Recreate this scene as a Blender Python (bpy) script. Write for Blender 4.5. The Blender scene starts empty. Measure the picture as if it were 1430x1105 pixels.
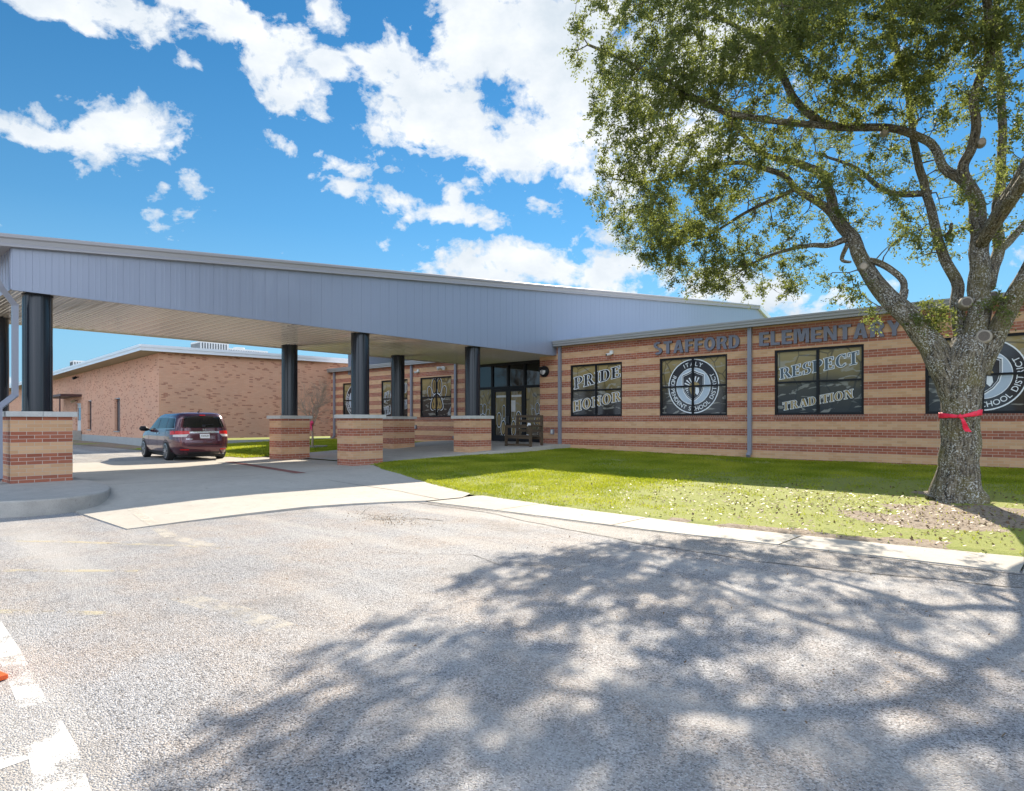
import bpy, bmesh, math, random
import numpy as np
from mathutils import Vector, Matrix, noise, Quaternion
random.seed(7); rng = np.random.default_rng(11)
S = bpy.context.scene
COL = S.collection
PI = math.pi
# camera facts used to place measured features on their real planes
F, H, CZ = 900.0, 589.0, 1.62
def ray(px, py):
    u = (px-715)/F
    return .739*u-.6737, .6737*u+.739, (H-py)/F
def PY(px, py, Y):
    a, b, v = ray(px, py); t = Y/b
    return Vector((a*t, Y, CZ+v*t))
def PX(px, py, X):
    a, b, v = ray(px, py); t = X/a
    return Vector((X, b*t, CZ+v*t))
def PZ(px, py, z=0.0):
    a, b, v = ray(px, py); t = (z-CZ)/v
    return Vector((a*t, b*t, z))
def PD(px, py, D):
    a, b, v = ray(px, py)
    return Vector((a*D, b*D, CZ+v*D))

# ------------------------------------------------------------------ helpers
class MB:
    def __init__(s): s.v=[]; s.f=[]; s.uv=[]; s.mi=[]
    def poly(s, pts, uv=None, mi=0):
        n=len(s.v); s.v.extend([tuple(p) for p in pts]); s.f.append(list(range(n,n+len(pts)))); s.mi.append(mi)
        s.uv.append(uv if uv else None); return s
    def box(s, a, b, mi=0):
        x0,x1=sorted((a[0],b[0])); y0,y1=sorted((a[1],b[1])); z0,z1=sorted((a[2],b[2]))
        P=[(x0,y0,z0),(x1,y0,z0),(x1,y1,z0),(x0,y1,z0),(x0,y0,z1),(x1,y0,z1),(x1,y1,z1),(x0,y1,z1)]
        for q in ((3,2,1,0),(4,5,6,7),(0,1,5,4),(1,2,6,5),(2,3,7,6),(3,0,4,7)): s.poly([P[i] for i in q],None,mi)
        return s
    def bar(s, p, q, w, h, mi=0, up=(0,0,1)):
        p=Vector(p); q=Vector(q); d=(q-p).normalized(); u=Vector(up)
        if abs(d.dot(u))>.98: u=Vector((1,0,0))
        r=d.cross(u).normalized(); u=r.cross(d)
        c=[p+r*x*w/2+u*y*h/2 for x,y in((-1,-1),(1,-1),(1,1),(-1,1))]; e=[k+(q-p) for k in c]
        s.poly(c[::-1],None,mi); s.poly(e,None,mi)
        for i in range(4):
            j=(i+1)%4; s.poly([c[i],c[j],e[j],e[i]],None,mi)
        return s
    def tube(s, pts, rad, seg=12, mi=0, cap=True, jit=0, vo=0.0, wob=None):
        pts=[Vector(p) for p in pts]; n=len(pts)
        if not hasattr(rad,'__len__'): rad=[rad]*n
        base=len(s.v); L=vo; prev=None; Ls=[]
        for i,p in enumerate(pts):
            d=(pts[min(i+1,n-1)]-pts[max(i-1,0)]).normalized()
            if prev is None:
                r=d.cross(Vector((0,0,1)) if abs(d.z)<.9 else Vector((1,0,0))).normalized()
            else:
                r=(prev-d*prev.dot(d)).normalized()
            prev=r; b=d.cross(r)
            if i: L+=(p-pts[i-1]).length
            Ls.append(L)
            for k in range(seg):
                a=2*PI*k/seg; R=rad[i]
                if wob: R*=1+wob(a,L,p)
                s.v.append(tuple(p+r*math.cos(a)*R+b*math.sin(a)*R))
        for i in range(n-1):
            for k in range(seg):
                k2=(k+1)%seg; A=base+i*seg
                s.f.append([A+k,A+k2,A+seg+k2,A+seg+k]); s.mi.append(mi)
                c=2*PI*max(rad)
                s.uv.append([(k/seg*c,Ls[i]),((k+1)/seg*c,Ls[i]),((k+1)/seg*c,Ls[i+1]),(k/seg*c,Ls[i+1])])
        if cap:
            s.f.append([base+k for k in range(seg)][::-1]); s.mi.append(mi); s.uv.append(None)
            s.f.append([base+(n-1)*seg+k for k in range(seg)]); s.mi.append(mi); s.uv.append(None)
        return s
    def build(s, name, mats, parent=None, smooth=False, bevel=0, uvoff=(0,0), weld=False, loc=None):
        me=bpy.data.meshes.new(name)
        me.from_pydata(s.v,[],s.f)
        if not isinstance(mats,(list,tuple)): mats=[mats]
        for m in mats: me.materials.append(m)
        me.polygons.foreach_set('material_index',s.mi)
        uvl=me.uv_layers.new(name='uv'); arr=np.zeros(len(me.loops)*2)
        k=0; V=s.v
        for fi,f in enumerate(s.f):
            u=s.uv[fi]
            if u is None:
                n=me.polygons[fi].normal; ax,ay,az=abs(n.x),abs(n.y),abs(n.z)
                for vi in f:
                    p=V[vi]
                    if az>ax and az>ay: q=(p[0],p[1])
                    elif ax>ay: q=(p[1],p[2])
                    else: q=(p[0],p[2])
                    arr[k]=q[0]+uvoff[0]; arr[k+1]=q[1]+uvoff[1]; k+=2
            else:
                for q in u: arr[k]=q[0]; arr[k+1]=q[1]; k+=2
        uvl.data.foreach_set('uv',arr)
        if smooth: me.polygons.foreach_set('use_smooth',[True]*len(me.polygons))
        if weld:
            bm=bmesh.new(); bm.from_mesh(me); bmesh.ops.remove_doubles(bm,verts=bm.verts,dist=1e-4)
            bmesh.ops.recalc_face_normals(bm,faces=bm.faces); bm.to_mesh(me); bm.free()
        me.update()
        o=bpy.data.objects.new(name,me); COL.objects.link(o)
        if parent is not None:
            o.parent=parent
            o.matrix_parent_inverse=Matrix.Identity(4)
            if loc is None: o.location=-root_loc(parent)
        if bevel:
            m=o.modifiers.new('bevel','BEVEL'); m.width=bevel; m.segments=2; m.limit_method='ANGLE'; m.angle_limit=.6
        return o
def root_loc(p):
    # world position of the parent (no rotation anywhere above meshes built in world coordinates)
    l=Vector(p.location)
    while p.parent is not None: p=p.parent; l=l+Vector(p.location)
    return l
def thing(name, loc, label, cat, group=None, kind=None):
    o=bpy.data.objects.new(name,None); COL.objects.link(o); o.location=loc; o.empty_display_size=.3
    return tag(o,label,cat,group,kind)
def tag(o, label=None, cat=None, group=None, kind=None):
    if label: o['label']=label
    if cat: o['category']=cat
    if group: o['group']=group
    if kind: o['kind']=kind
    return o
def copy_tree(o, parent=None):
    c=o.copy(); COL.objects.link(c)
    if parent is not None: c.parent=parent
    for ch in o.children: copy_tree(ch,c)
    return c
def npmesh(name, V, Fq, mats, parent=None, attr=None, smooth=False):
    me=bpy.data.meshes.new(name); nf,k=Fq.shape
    me.vertices.add(len(V)); me.vertices.foreach_set('co',np.ascontiguousarray(V,dtype=np.float32).ravel())
    me.loops.add(nf*k); me.loops.foreach_set('vertex_index',np.ascontiguousarray(Fq,dtype=np.int32).ravel())
    me.polygons.add(nf); me.polygons.foreach_set('loop_start',np.arange(nf,dtype=np.int32)*k)
    if attr is not None:
        a=me.attributes.new('tone','FLOAT','POINT'); a.data.foreach_set('value',np.ascontiguousarray(attr,dtype=np.float32))
    me.materials.append(mats); me.update(calc_edges=True); me.validate()
    if smooth: me.polygons.foreach_set('use_smooth',[True]*len(me.polygons))
    o=bpy.data.objects.new(name,me); COL.objects.link(o)
    if parent is not None:
        o.parent=parent; o.location=-root_loc(parent)
    return o

# ------------------------------------------------------------------ materials
class NT:
    def __init__(s, name):
        m=bpy.data.materials.new(name); m.use_nodes=True; s.m=m; s.t=m.node_tree; s.n=s.t.nodes
        s.b=s.n['Principled BSDF']; s.out=s.n['Material Output']
    def N(s, typ, **kw):
        n=s.n.new(typ)
        for k,v in kw.items():
            if k.startswith('_'):
                n.inputs[k[1:].replace('_',' ')].default_value=v
            else: setattr(n,k,v)
        return n
    def L(s,a,b): s.t.links.new(a,b)
    def math(s,op,a,b=None,c=None,clamp=False):
        n=s.n.new('ShaderNodeMath'); n.operation=op; n.use_clamp=clamp
        for i,x in enumerate((a,b,c)):
            if x is None: continue
            if hasattr(x,'links'): s.L(x,n.inputs[i])
            else: n.inputs[i].default_value=x
        return n.outputs[0]
    def mix(s,fac,a,b,mode='MIX'):
        n=s.n.new('ShaderNodeMix'); n.data_type='RGBA'; n.blend_type=mode; n.clamp_factor=True
        for sock,x in ((n.inputs[0],fac),(n.inputs[6],a),(n.inputs[7],b)):
            if hasattr(x,'links'): s.L(x,sock)
            elif isinstance(x,(int,float)): sock.default_value=x
            else: sock.default_value=(*x[:3],1)
        return n.outputs[2]
    def ramp(s,x,stops):
        n=s.n.new('ShaderNodeValToRGB'); e=n.color_ramp.elements
        while len(e)<len(stops): e.new(.5)
        for k,(p,c) in enumerate(stops):
            e[k].position=p; e[k].color=(c,c,c,1) if isinstance(c,(int,float)) else (*c,1)
        s.L(x,n.inputs[0]); return n.outputs[0]
    def noise(s,vec,scale,detail=4,rough=.55,dist=0):
        n=s.N('ShaderNodeTexNoise'); n.inputs['Scale'].default_value=scale; n.inputs['Detail'].default_value=detail
        n.inputs['Roughness'].default_value=rough; n.inputs['Distortion'].default_value=dist
        if vec is not None: s.L(vec,n.inputs['Vector'])
        return n.outputs['Fac']
    def pos(s): return s.N('ShaderNodeNewGeometry').outputs['Position']
    def uv(s):
        n=s.N('ShaderNodeUVMap'); n.uv_map='uv'; return n.outputs[0]
    def sep(s,v):
        n=s.N('ShaderNodeSeparateXYZ'); s.L(v,n.inputs[0]); return n.outputs
    def mapv(s,v,scale=(1,1,1),loc=(0,0,0),rot=(0,0,0)):
        n=s.N('ShaderNodeMapping'); n.inputs['Scale'].default_value=scale; n.inputs['Location'].default_value=loc
        n.inputs['Rotation'].default_value=rot; s.L(v,n.inputs[0]); return n.outputs[0]
    def bump(s,h,strength=.3,dist=.01,normal=None):
        n=s.N('ShaderNodeBump'); n.inputs['Strength'].default_value=strength; n.inputs['Distance'].default_value=dist
        s.L(h,n.inputs['Height'])
        if normal is not None: s.L(normal,n.inputs['Normal'])
        return n.outputs[0]
    def set(s,color=None,rough=None,metal=None,normal=None,spec=None,coat=None):
        for key,x in (('Base Color',color),('Roughness',rough),('Metallic',metal),('Normal',normal),('Specular IOR Level',spec),('Coat Weight',coat)):
            if x is None: continue
            i=s.b.inputs[key]
            if hasattr(x,'links'): s.L(x,i)
            elif isinstance(x,(int,float)): i.default_value=x
            else: i.default_value=(*x[:3],1)
        return s.m
def simple(name,c,rough=.5,metal=0,var=.12,scale=8,spec=None,coat=None,bump=0):
    t=NT(name); p=t.pos(); n=t.noise(p,scale,5)
    k=t.math('MULTIPLY_ADD',n,2*var,1-var)
    col=t.mix(1.0,c,c,'MIX')
    mu=t.N('ShaderNodeVectorMath',operation='SCALE'); t.L(col,mu.inputs[0]); t.L(k,mu.inputs['Scale'])
    nr=t.bump(n,bump,.01) if bump else None
    r=t.math('MULTIPLY_ADD',n,.2,rough-.1)
    return t.set(mu.outputs[0],r,metal,nr,spec,coat)

def brick_mat(name,bw=.254,rh=.0813,kind='band',mortar=(.44,.37,.31)):
    t=NT(name); uv=t.uv(); p=t.pos()
    wv=t.noise(p,1.1,3); 
    b=t.N('ShaderNodeTexBrick'); b.offset=.5; b.inputs['Scale'].default_value=1
    b.inputs['Brick Width'].default_value=bw; b.inputs['Row Height'].default_value=rh
    b.inputs['Mortar Size'].default_value=.0052; b.inputs['Mortar Smooth'].default_value=.15
    b.inputs['Color1'].default_value=(0,0,0,1); b.inputs['Color2'].default_value=(1,1,1,1); b.inputs['Mortar'].default_value=(.5,.5,.5,1)
    t.L(uv,b.inputs['Vector'])
    rnd=b.outputs['Color']; fac=b.outputs['Fac']
    fine=t.noise(p,60,3,.7)
    if kind=='band':
        v=t.sep(uv)[1]
        fr=t.math('FRACT',t.math('DIVIDE',v,rh*6)); red=t.math('LESS_THAN',fr,.5)
        tan=t.ramp(rnd,[(0,(.60,.335,.168)),(.5,(.67,.382,.205)),(1,(.70,.425,.24))])
        rd=t.ramp(rnd,[(0,(.30,.080,.041)),(.45,(.395,.112,.057)),(.8,(.445,.137,.071)),(1,(.34,.105,.062))])
        c=t.mix(red,tan,rd)
        mo=t.mix(red,(.55,.42,.31),(.56,.46,.38))
    elif kind=='rust':
        rn=t.ramp(rnd,[(.0,(.74,.38,.24)),(.84,(.79,.43,.28)),(.88,(.53,.22,.13)),(1,(.44,.16,.095))])
        c=rn; mo=(.56,.36,.26)
    elif kind=='soldier':
        c=t.ramp(rnd,[(0,(.20,.065,.042)),(.6,(.30,.10,.06)),(1,(.25,.10,.075))]); mo=(.45,.36,.30)
    c=t.mix(t.math('MULTIPLY',fine,.35),c,t.mix(.5,c,(.1,.06,.04)))
    c=t.mix(fac,c,mo)
    st=t.ramp(t.noise(p,.55,5,.6),[(.35,.0),(.75,.22)])
    c=t.mix(st,c,(.33,.27,.22))
    # white efflorescence on a few mortar lines
    ef=t.ramp(t.noise(t.mapv(p,(1,1,5)),1.7,4,.7),[(.66,0),(.72,1)])
    c=t.mix(t.math('MULTIPLY',ef,t.math('MULTIPLY',fac,.6)),c,(.75,.72,.68))
    h=t.math('ADD',t.math('MULTIPLY',fac,-1),t.math('MULTIPLY',fine,.3))
    return t.set(c,.85,0,t.bump(h,.5,.006))
M={}
M['brick']=brick_mat('banded_brick')
M['pier_brick']=brick_mat('pier_brick')
M['far_brick']=brick_mat('rust_brick',.22,.068,'rust')
M['soldier']=brick_mat('soldier_brick',.0813,.3,'soldier')

def concrete(name,c1,c2,rough=.85,cracks=True,scale=1.0):
    t=NT(name); p=t.pos()
    a=t.noise(p,.6*scale,6,.65); f=t.noise(p,70,4,.75); m=t.noise(p,6,5,.6)
    c=t.mix(t.ramp(a,[(.3,0),(.7,1)]),c1,c2)
    c=t.mix(t.ramp(m,[(.45,0),(.75,.35)]),c,[x*.72 for x in c1])
    c=t.mix(t.ramp(f,[(.35,.35),(.5,0)]),c,[x*.45 for x in c1])
    sp=t.ramp(t.noise(p,9,2,.5),[(.70,0),(.74,.6)])
    c=t.mix(sp,c,[x*.5 for x in c1])
    return t.set(c,rough,0,t.bump(t.math('ADD',f,t.math('MULTIPLY',m,.5)),.35,.006))
M['drive']=concrete('drive_concrete',(.40,.37,.325),(.48,.45,.40))
M['walk']=concrete('walk_concrete',(.38,.35,.305),(.46,.43,.375),scale=2)
M['kerb']=concrete('kerb_concrete',(.36,.34,.31),(.46,.43,.39),scale=3)
M['cap']=concrete('cast_stone',(.50,.49,.46),(.60,.58,.55),scale=4)
M['found']=concrete('foundation_concrete',(.42,.43,.42),(.36,.37,.37),scale=4)

def asphalt(name,c1,c2,brown):
    t=NT(name); p=t.pos()
    v=t.N('ShaderNodeTexVoronoi'); v.feature='F1'; v.inputs['Scale'].default_value=105; t.L(p,v.inputs['Vector'])
    v2=t.N('ShaderNodeTexVoronoi'); v2.feature='F1'; v2.inputs['Scale'].default_value=27; t.L(p,v2.inputs['Vector'])
    g=t.sep(v.outputs['Color'])[0]; g2=t.sep(v2.outputs['Color'])[1]
    a=t.noise(p,.35,6,.6); bb=t.noise(t.mapv(p,(1,1,1),(7,3,0)),.9,6,.65); f=t.noise(p,130,2,.6)
    c=t.mix(t.ramp(a,[(.35,0),(.65,1)]),c1,c2)
    c=t.mix(t.ramp(bb,[(.42,0),(.64,.85)]),c,brown)
    c=t.mix(t.ramp(g,[(.0,.95),(.17,.8),(.24,.0)]),c,(.08,.077,.08))
    c=t.mix(t.ramp(g2,[(.0,.35),(.03,.3),(.05,.0)]),c,(.10,.09,.09))
    c=t.mix(t.ramp(g,[(.70,.0),(.85,.6)]),c,(.62,.62,.64))
    c=t.mix(t.ramp(f,[(.35,.5),(.5,0)]),c,(.1,.1,.1))
    blot=t.ramp(t.noise(p,3.1,5,.7),[(.70,0),(.80,.2)])
    c=t.mix(blot,c,(.13,.12,.12))
    oil=t.ramp(t.noise(t.mapv(p,(1,1,1),(3,9,0)),.7,5,.75,.5),[(.54,0),(.68,.5)])
    c=t.mix(oil,c,(.16,.15,.145))
    lane=t.ramp(t.noise(t.mapv(p,(.12,.9,1),(0,0,0),(0,0,.35)),1.3,4,.55),[(.48,0),(.66,.40)])
    c=t.mix(lane,c,(.56,.53,.49))
    h=t.math('ADD',t.math('MULTIPLY',v.outputs['Distance'],-3.0),t.math('MULTIPLY',g,.6))
    return t.set(c,.8,0,t.bump(h,.6,.006))
M['asphalt']=asphalt('chip_seal_asphalt',(.285,.285,.295),(.37,.37,.38),(.39,.325,.275))
M['asphalt2']=asphalt('old_asphalt',(.30,.29,.27),(.38,.35,.31),(.36,.31,.25))

def paint(name,c,thr=.5,amt=1):
    t=NT(name); p=t.pos()
    a=t.noise(p,2.2,5,.7); f=t.noise(p,75,3,.7)
    k=t.math('ADD',t.math('MULTIPLY',a,.68),t.math('MULTIPLY',f,.32))
    al=t.ramp(k,[(thr-.04,0),(thr+.03,amt)])
    t.L(al,t.b.inputs['Alpha'])
    return t.set(c,.75)
M['white_paint']=paint('worn_white_paint',(.80,.79,.76),.515,.92)
M['yellow_paint']=paint('worn_yellow_paint',(.66,.58,.38),.51,.45)
M['pale_paint']=paint('faded_cream_paint',(.66,.61,.52),.50,.45)

def lawn_mat():
    t=NT('lawn_soil'); p=t.pos(); at=t.N('ShaderNodeAttribute',attribute_name='tone').outputs['Fac']
    n=t.noise(p,3,6,.7); f=t.noise(p,45,4,.75); l=t.noise(p,18,3,.6)
    g=t.mix(n,(.14,.19,.018),(.27,.29,.04))
    g=t.mix(t.ramp(f,[(.4,0),(.62,.7)]),g,(.27,.28,.07))
    soil=t.mix(n,(.235,.185,.135),(.34,.28,.215))
    soil=t.mix(t.ramp(l,[(.42,.6),(.52,0)]),soil,(.12,.075,.045))
    soil=t.mix(t.ramp(f,[(.58,0),(.66,.8)]),soil,(.42,.32,.22))
    k=t.math('ADD',at,t.math('MULTIPLY_ADD',l,.8,-.4))
    c=t.mix(t.ramp(k,[(.28,0),(.50,1)]),g,soil)
    return t.set(c,.95,0,t.bump(t.math('ADD',f,l),.7,.02))
M['lawn']=lawn_mat()
def leafy(name,a,b,trans=.5,tint=(.35,.5,.05),rough=.5):
    t=NT(name); at=t.N('ShaderNodeAttribute',attribute_name='tone').outputs['Fac']
    c=t.mix(at,a,b); t.set(c,rough,0,spec=.15)
    tr=t.N('ShaderNodeBsdfTranslucent'); c2=t.mix(.5,c,tint); t.L(c2,tr.inputs['Color'])
    mx=t.N('ShaderNodeMixShader'); mx.inputs[0].default_value=trans
    t.L(t.b.outputs[0],mx.inputs[1]); t.L(tr.outputs[0],mx.inputs[2]); t.L(mx.outputs[0],t.out.inputs[0])
    return t.m
M['grass']=leafy('grass_blade',(.15,.225,.016),(.38,.40,.045),.42,(.64,.66,.03))
M['leaf']=leafy('oak_leaf',(.058,.078,.032),(.155,.178,.068),.42,(.42,.49,.08),.60)
M['litter']=leafy('dry_leaf',(.11,.065,.035),(.24,.16,.095),.1,(.4,.3,.1))

def bark():
    t=NT('oak_bark'); uv=t.uv(); p=t.pos()
    fis=t.noise(t.mapv(uv,(26,4.5,1)),1,6,.7,.6)
    fi2=t.noise(t.mapv(uv,(60,12,1)),1,4,.7)
    c=t.ramp(fis,[(.40,(.018,.014,.010)),(.49,(.105,.083,.055)),(.66,(.25,.21,.15))])
    moss=t.ramp(t.noise(p,1.9,4,.6),[(.48,0),(.62,.55)])
    c=t.mix(moss,c,(.15,.125,.035))
    big=t.ramp(t.noise(p,2.6,5,.65),[(.42,0),(.6,1)])
    sp=t.ramp(t.noise(p,34,3,.7),[(.53,0),(.60,1)])
    c=t.mix(t.math('MULTIPLY',t.math('MULTIPLY_ADD',big,.75,.25),sp),c,(.56,.56,.53))
    h=t.math('ADD',fis,t.math('MULTIPLY',fi2,.4))
    return t.set(c,.95,0,t.bump(h,1.0,.035))
M['bark']=bark()
M['twig']=simple('twig_bark',(.13,.105,.08),.9)
M['cutwood']=simple('cut_wood',(.40,.33,.27),.9,var=.3,scale=30)
M['fascia']=None
def panel(name,c,rough,metal=.0,coat=0):
    t=NT(name); p=t.pos(); n=t.noise(t.mapv(p,(1,1,.6)),.5,3,.5)
    cc=t.mix(t.ramp(n,[(.3,0),(.7,.5)]),c,[x*.93 for x in c])
    r=t.math('MULTIPLY_ADD',n,.06,rough-.03)
    return t.set(cc,r,metal,None,coat=coat)
M['fascia']=panel('blue_grey_steel_panel',(.27,.30,.39),.34,.1,.3)
M['trim']=panel('grey_steel_trim',(.34,.325,.34),.38,.1)
M['soffit']=panel('beige_steel_soffit',(.66,.61,.54),.18,.45)
M['pipe']=panel('grey_downspout',(.25,.26,.31),.4,.1)
M['gutter']=panel('grey_gutter',(.33,.33,.33),.42,.1)
M['column']=panel('dark_column_steel',(.016,.019,.027),.20,.0)
M['black']=simple('black_frame',(.009,.010,.013),.45,var=.1,spec=.25)
M['dark']=simple('dark_interior',(.01,.01,.01),.8)
M['letter']=simple('slate_letter',(.165,.17,.22),.5,var=.08)
M['letter_edge']=simple('dark_letter_edge',(.03,.028,.03),.5)
M['white_metal']=panel('white_roof_metal',(.80,.82,.85),.35,.2)
M['roofwhite']=simple('white_roof',(.78,.78,.76),.7)
M['tan_soffit']=simple('tan_soffit_board',(.42,.33,.20),.8)
M['unit']=simple('pale_metal_unit',(.62,.63,.62),.5)
M['unit_dark']=simple('dark_louvre',(.10,.11,.12),.5)
M['brown']=simple('brown_awning',(.07,.03,.03),.5)
M['wood']=None
t=NT('weathered_wood'); g=t.noise(t.mapv(t.pos(),(3,3,40)),1,5,.6)
t.set(t.ramp(g,[(.3,(.05,.033,.02)),(.7,(.12,.083,.05))]),.75); M['wood']=t.m
M['glass']=None
def glassm(name,c,rough=.03,spec=.7):
    t=NT(name); p=t.pos(); n=t.noise(p,.8,2)
    return t.set(c,rough,0,t.bump(n,.06,.05),spec,None)
M['glass']=glassm('dark_glass',(.012,.014,.015))
M['glass_blue']=glassm('pale_window',(.10,.13,.15),.05)
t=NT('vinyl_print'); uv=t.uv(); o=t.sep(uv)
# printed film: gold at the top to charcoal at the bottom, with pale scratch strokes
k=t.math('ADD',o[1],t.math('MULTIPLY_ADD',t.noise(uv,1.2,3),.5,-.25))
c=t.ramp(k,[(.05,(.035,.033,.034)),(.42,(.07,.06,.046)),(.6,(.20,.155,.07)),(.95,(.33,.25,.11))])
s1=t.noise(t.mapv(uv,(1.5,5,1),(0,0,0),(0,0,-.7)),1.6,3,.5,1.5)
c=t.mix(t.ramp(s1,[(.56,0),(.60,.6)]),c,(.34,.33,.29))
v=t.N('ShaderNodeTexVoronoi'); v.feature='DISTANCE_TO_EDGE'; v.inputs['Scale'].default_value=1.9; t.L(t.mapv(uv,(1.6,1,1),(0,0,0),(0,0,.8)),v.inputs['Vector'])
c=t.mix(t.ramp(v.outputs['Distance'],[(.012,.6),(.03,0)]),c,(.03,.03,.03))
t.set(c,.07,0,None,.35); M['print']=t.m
M['ink_white']=simple('white_ink',(.80,.83,.87),.2,var=.03)
M['ink_black']=simple('black_ink',(.025,.026,.032),.12,var=.03)
M['ink_blue']=simple('pale_blue_ink',(.42,.50,.60),.15,var=.04)
M['ink_gold']=simple('gold_ink',(.33,.23,.085),.15,var=.05)
M['ink_slate']=simple('slate_ink',(.085,.11,.14),.15,var=.05)
M['paper']=simple('white_paper',(.75,.75,.75),.7)
M['cam_white']=simple('white_camera_plastic',(.70,.70,.68),.4)
M['ribbon']=simple('red_ribbon',(.75,.014,.06),.5,var=.3,scale=14)
M['pink']=simple('pink_ribbon',(.70,.05,.14),.5)
M['cone']=simple('orange_rubber',(.75,.11,.02),.5)
M['inlay']=simple('red_brick_strip',(.22,.085,.07),.85,var=.3,scale=12)
M['stone']=simple('edging_stone',(.30,.27,.24),.9,var=.3)
t=NT('car_paint'); n=t.noise(t.pos(),300,2)
t.set(t.mix(n,(.075,.020,.032),(.13,.038,.055)),.25,.45,coat=1.0); t.b.inputs['Coat Roughness'].default_value=.04; M['paint']=t.m
M['tyre']=simple('tyre_rubber',(.02,.02,.02),.8)
M['rim']=simple('alloy_rim',(.50,.50,.52),.3,.8)
M['chrome']=simple('chrome_bar',(.65,.65,.66),.18,.9)
M['red_lens']=simple('red_lens',(.60,.015,.015),.15)
M['clear_lens']=simple('clear_lens',(.65,.62,.62),.15)
M['plastic']=simple('black_plastic',(.02,.02,.022),.5)
# ------------------------------------------------------------------ ground
def grid_mesh(name,x0,x1,y0,y1,nx,ny,hf,mat,inside=None,tone=None,kind='structure'):
    xs=np.linspace(x0,x1,nx); ys=np.linspace(y0,y1,ny); X,Y=np.meshgrid(xs,ys)
    Z=np.vectorize(hf)(X,Y); V=np.stack([X.ravel(),Y.ravel(),Z.ravel()],1)
    T=np.vectorize(tone)(X,Y).ravel() if tone else None
    fs=[]
    for j in range(ny-1):
        for i in range(nx-1):
            if inside is None or inside((xs[i]+xs[i+1])/2,(ys[j]+ys[j+1])/2):
                a=j*nx+i; fs.append((a,a+1,a+1+nx,a+nx))
    o=npmesh(name,V,np.array(fs),mat,None,T,smooth=True); tag(o,kind=kind); return o
m=MB(); m.poly([(-900,-900,-.12),(900,-900,-.12),(900,900,-.12),(-900,900,-.12)])
tag(m.build('ground',M['lawn']),kind='structure')
m=MB(); m.poly([(-14.6,-60,0),(60,-60,0),(60,8.9,0),(-14.6,8.9,0)])
tag(m.build('parking_lot',M['asphalt']),kind='structure')

def lerp(a,b,t): return a+(b-a)*max(0,min(1,t))
def drive_z(x,y):
    b=lerp(.23,.03,(x+15.5)/(15.5-10.6))
    return b if x<-14.5 else lerp(.012,b,(y-3.1)/2.6)
# front edge of the concrete apron, then the walkway that leaves it
def apron_edge(y):
    pts=[(3.0,-10.75),(4.6,-10.9),(6.3,-10.9),(7.6,-10.6),(8.5,-10.0)]
    for (a,xa),(b,xb) in zip(pts,pts[1:]):
        if y<=b: return xa+(xb-xa)*(y-a)/(b-a)
    return pts[-1][1]
m=MB()
def sheet(m,rows,zf):
    for (A,B) in zip(rows,rows[1:]):
        for k in range(len(A)-1):
            q=[A[k],A[k+1],B[k+1],B[k]]; m.poly([(x,y,zf(x,y)) for x,y in q])
rows=[]
for y in (3.25,4.2,5.2,6.3,7.2,7.9,8.45):
    e=apron_edge(y); rows.append([(-25.3+(e+25.3)*k/14,y) for k in range(15)])
sheet(m,rows,drive_z)
# wide part between the far lane and the lawn edge
rows=[]
for y,e in ((8.45,-10.0),(9.3,-9.9),(9.95,-10.3),(10.4,-12.2),(11.05,-14.2),(11.55,-15.8),(12.2,-17.1),(12.6,-17.3)):
    rows.append([(-25.3+(e+25.3)*k/14,y) for k in range(15)])
sheet(m,rows,drive_z)
rows=[[(-25.3+k*(12.3)/9,y) for k in range(10)] for y in (-30,-10,3.25)]
rows2=[]
tag(m.build('driveway',M['drive'],smooth=False,weld=True),kind='structure')
# apron front and side faces (the slab has thickness)
m=MB()
pe=[(-13.0,3.25)]+[(apron_edge(y),y) for y in (3.25,4.2,5.2,6.3,7.2,7.9,8.45)]
for a,b in zip(pe,pe[1:]): m.poly([(a[0],a[1],-.1),(b[0],b[1],-.1),(b[0],b[1],drive_z(*b)),(a[0],a[1],drive_z(*a))])
m.poly([(-25.3,3.25,-.1),(-13,3.25,-.1),(-13,3.25,drive_z(-13,0)),(-25.3,3.25,.23)])
tag(m.build('driveway_edge',M['kerb']),kind='structure')
# left side: lane under and beyond the island, back lot
m=MB(); m.poly([(-200,-60,.222),(-25.3,-60,.222),(-25.3,11.2,.222),(-200,11.2,.222)])
m.poly([(-25.3,-60,.222),(-14.6,-60,.05),(-14.6,3.25,.05),(-25.3,3.25,.222)])
tag(m.build('back_lot',M['asphalt2']),kind='structure')
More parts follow.
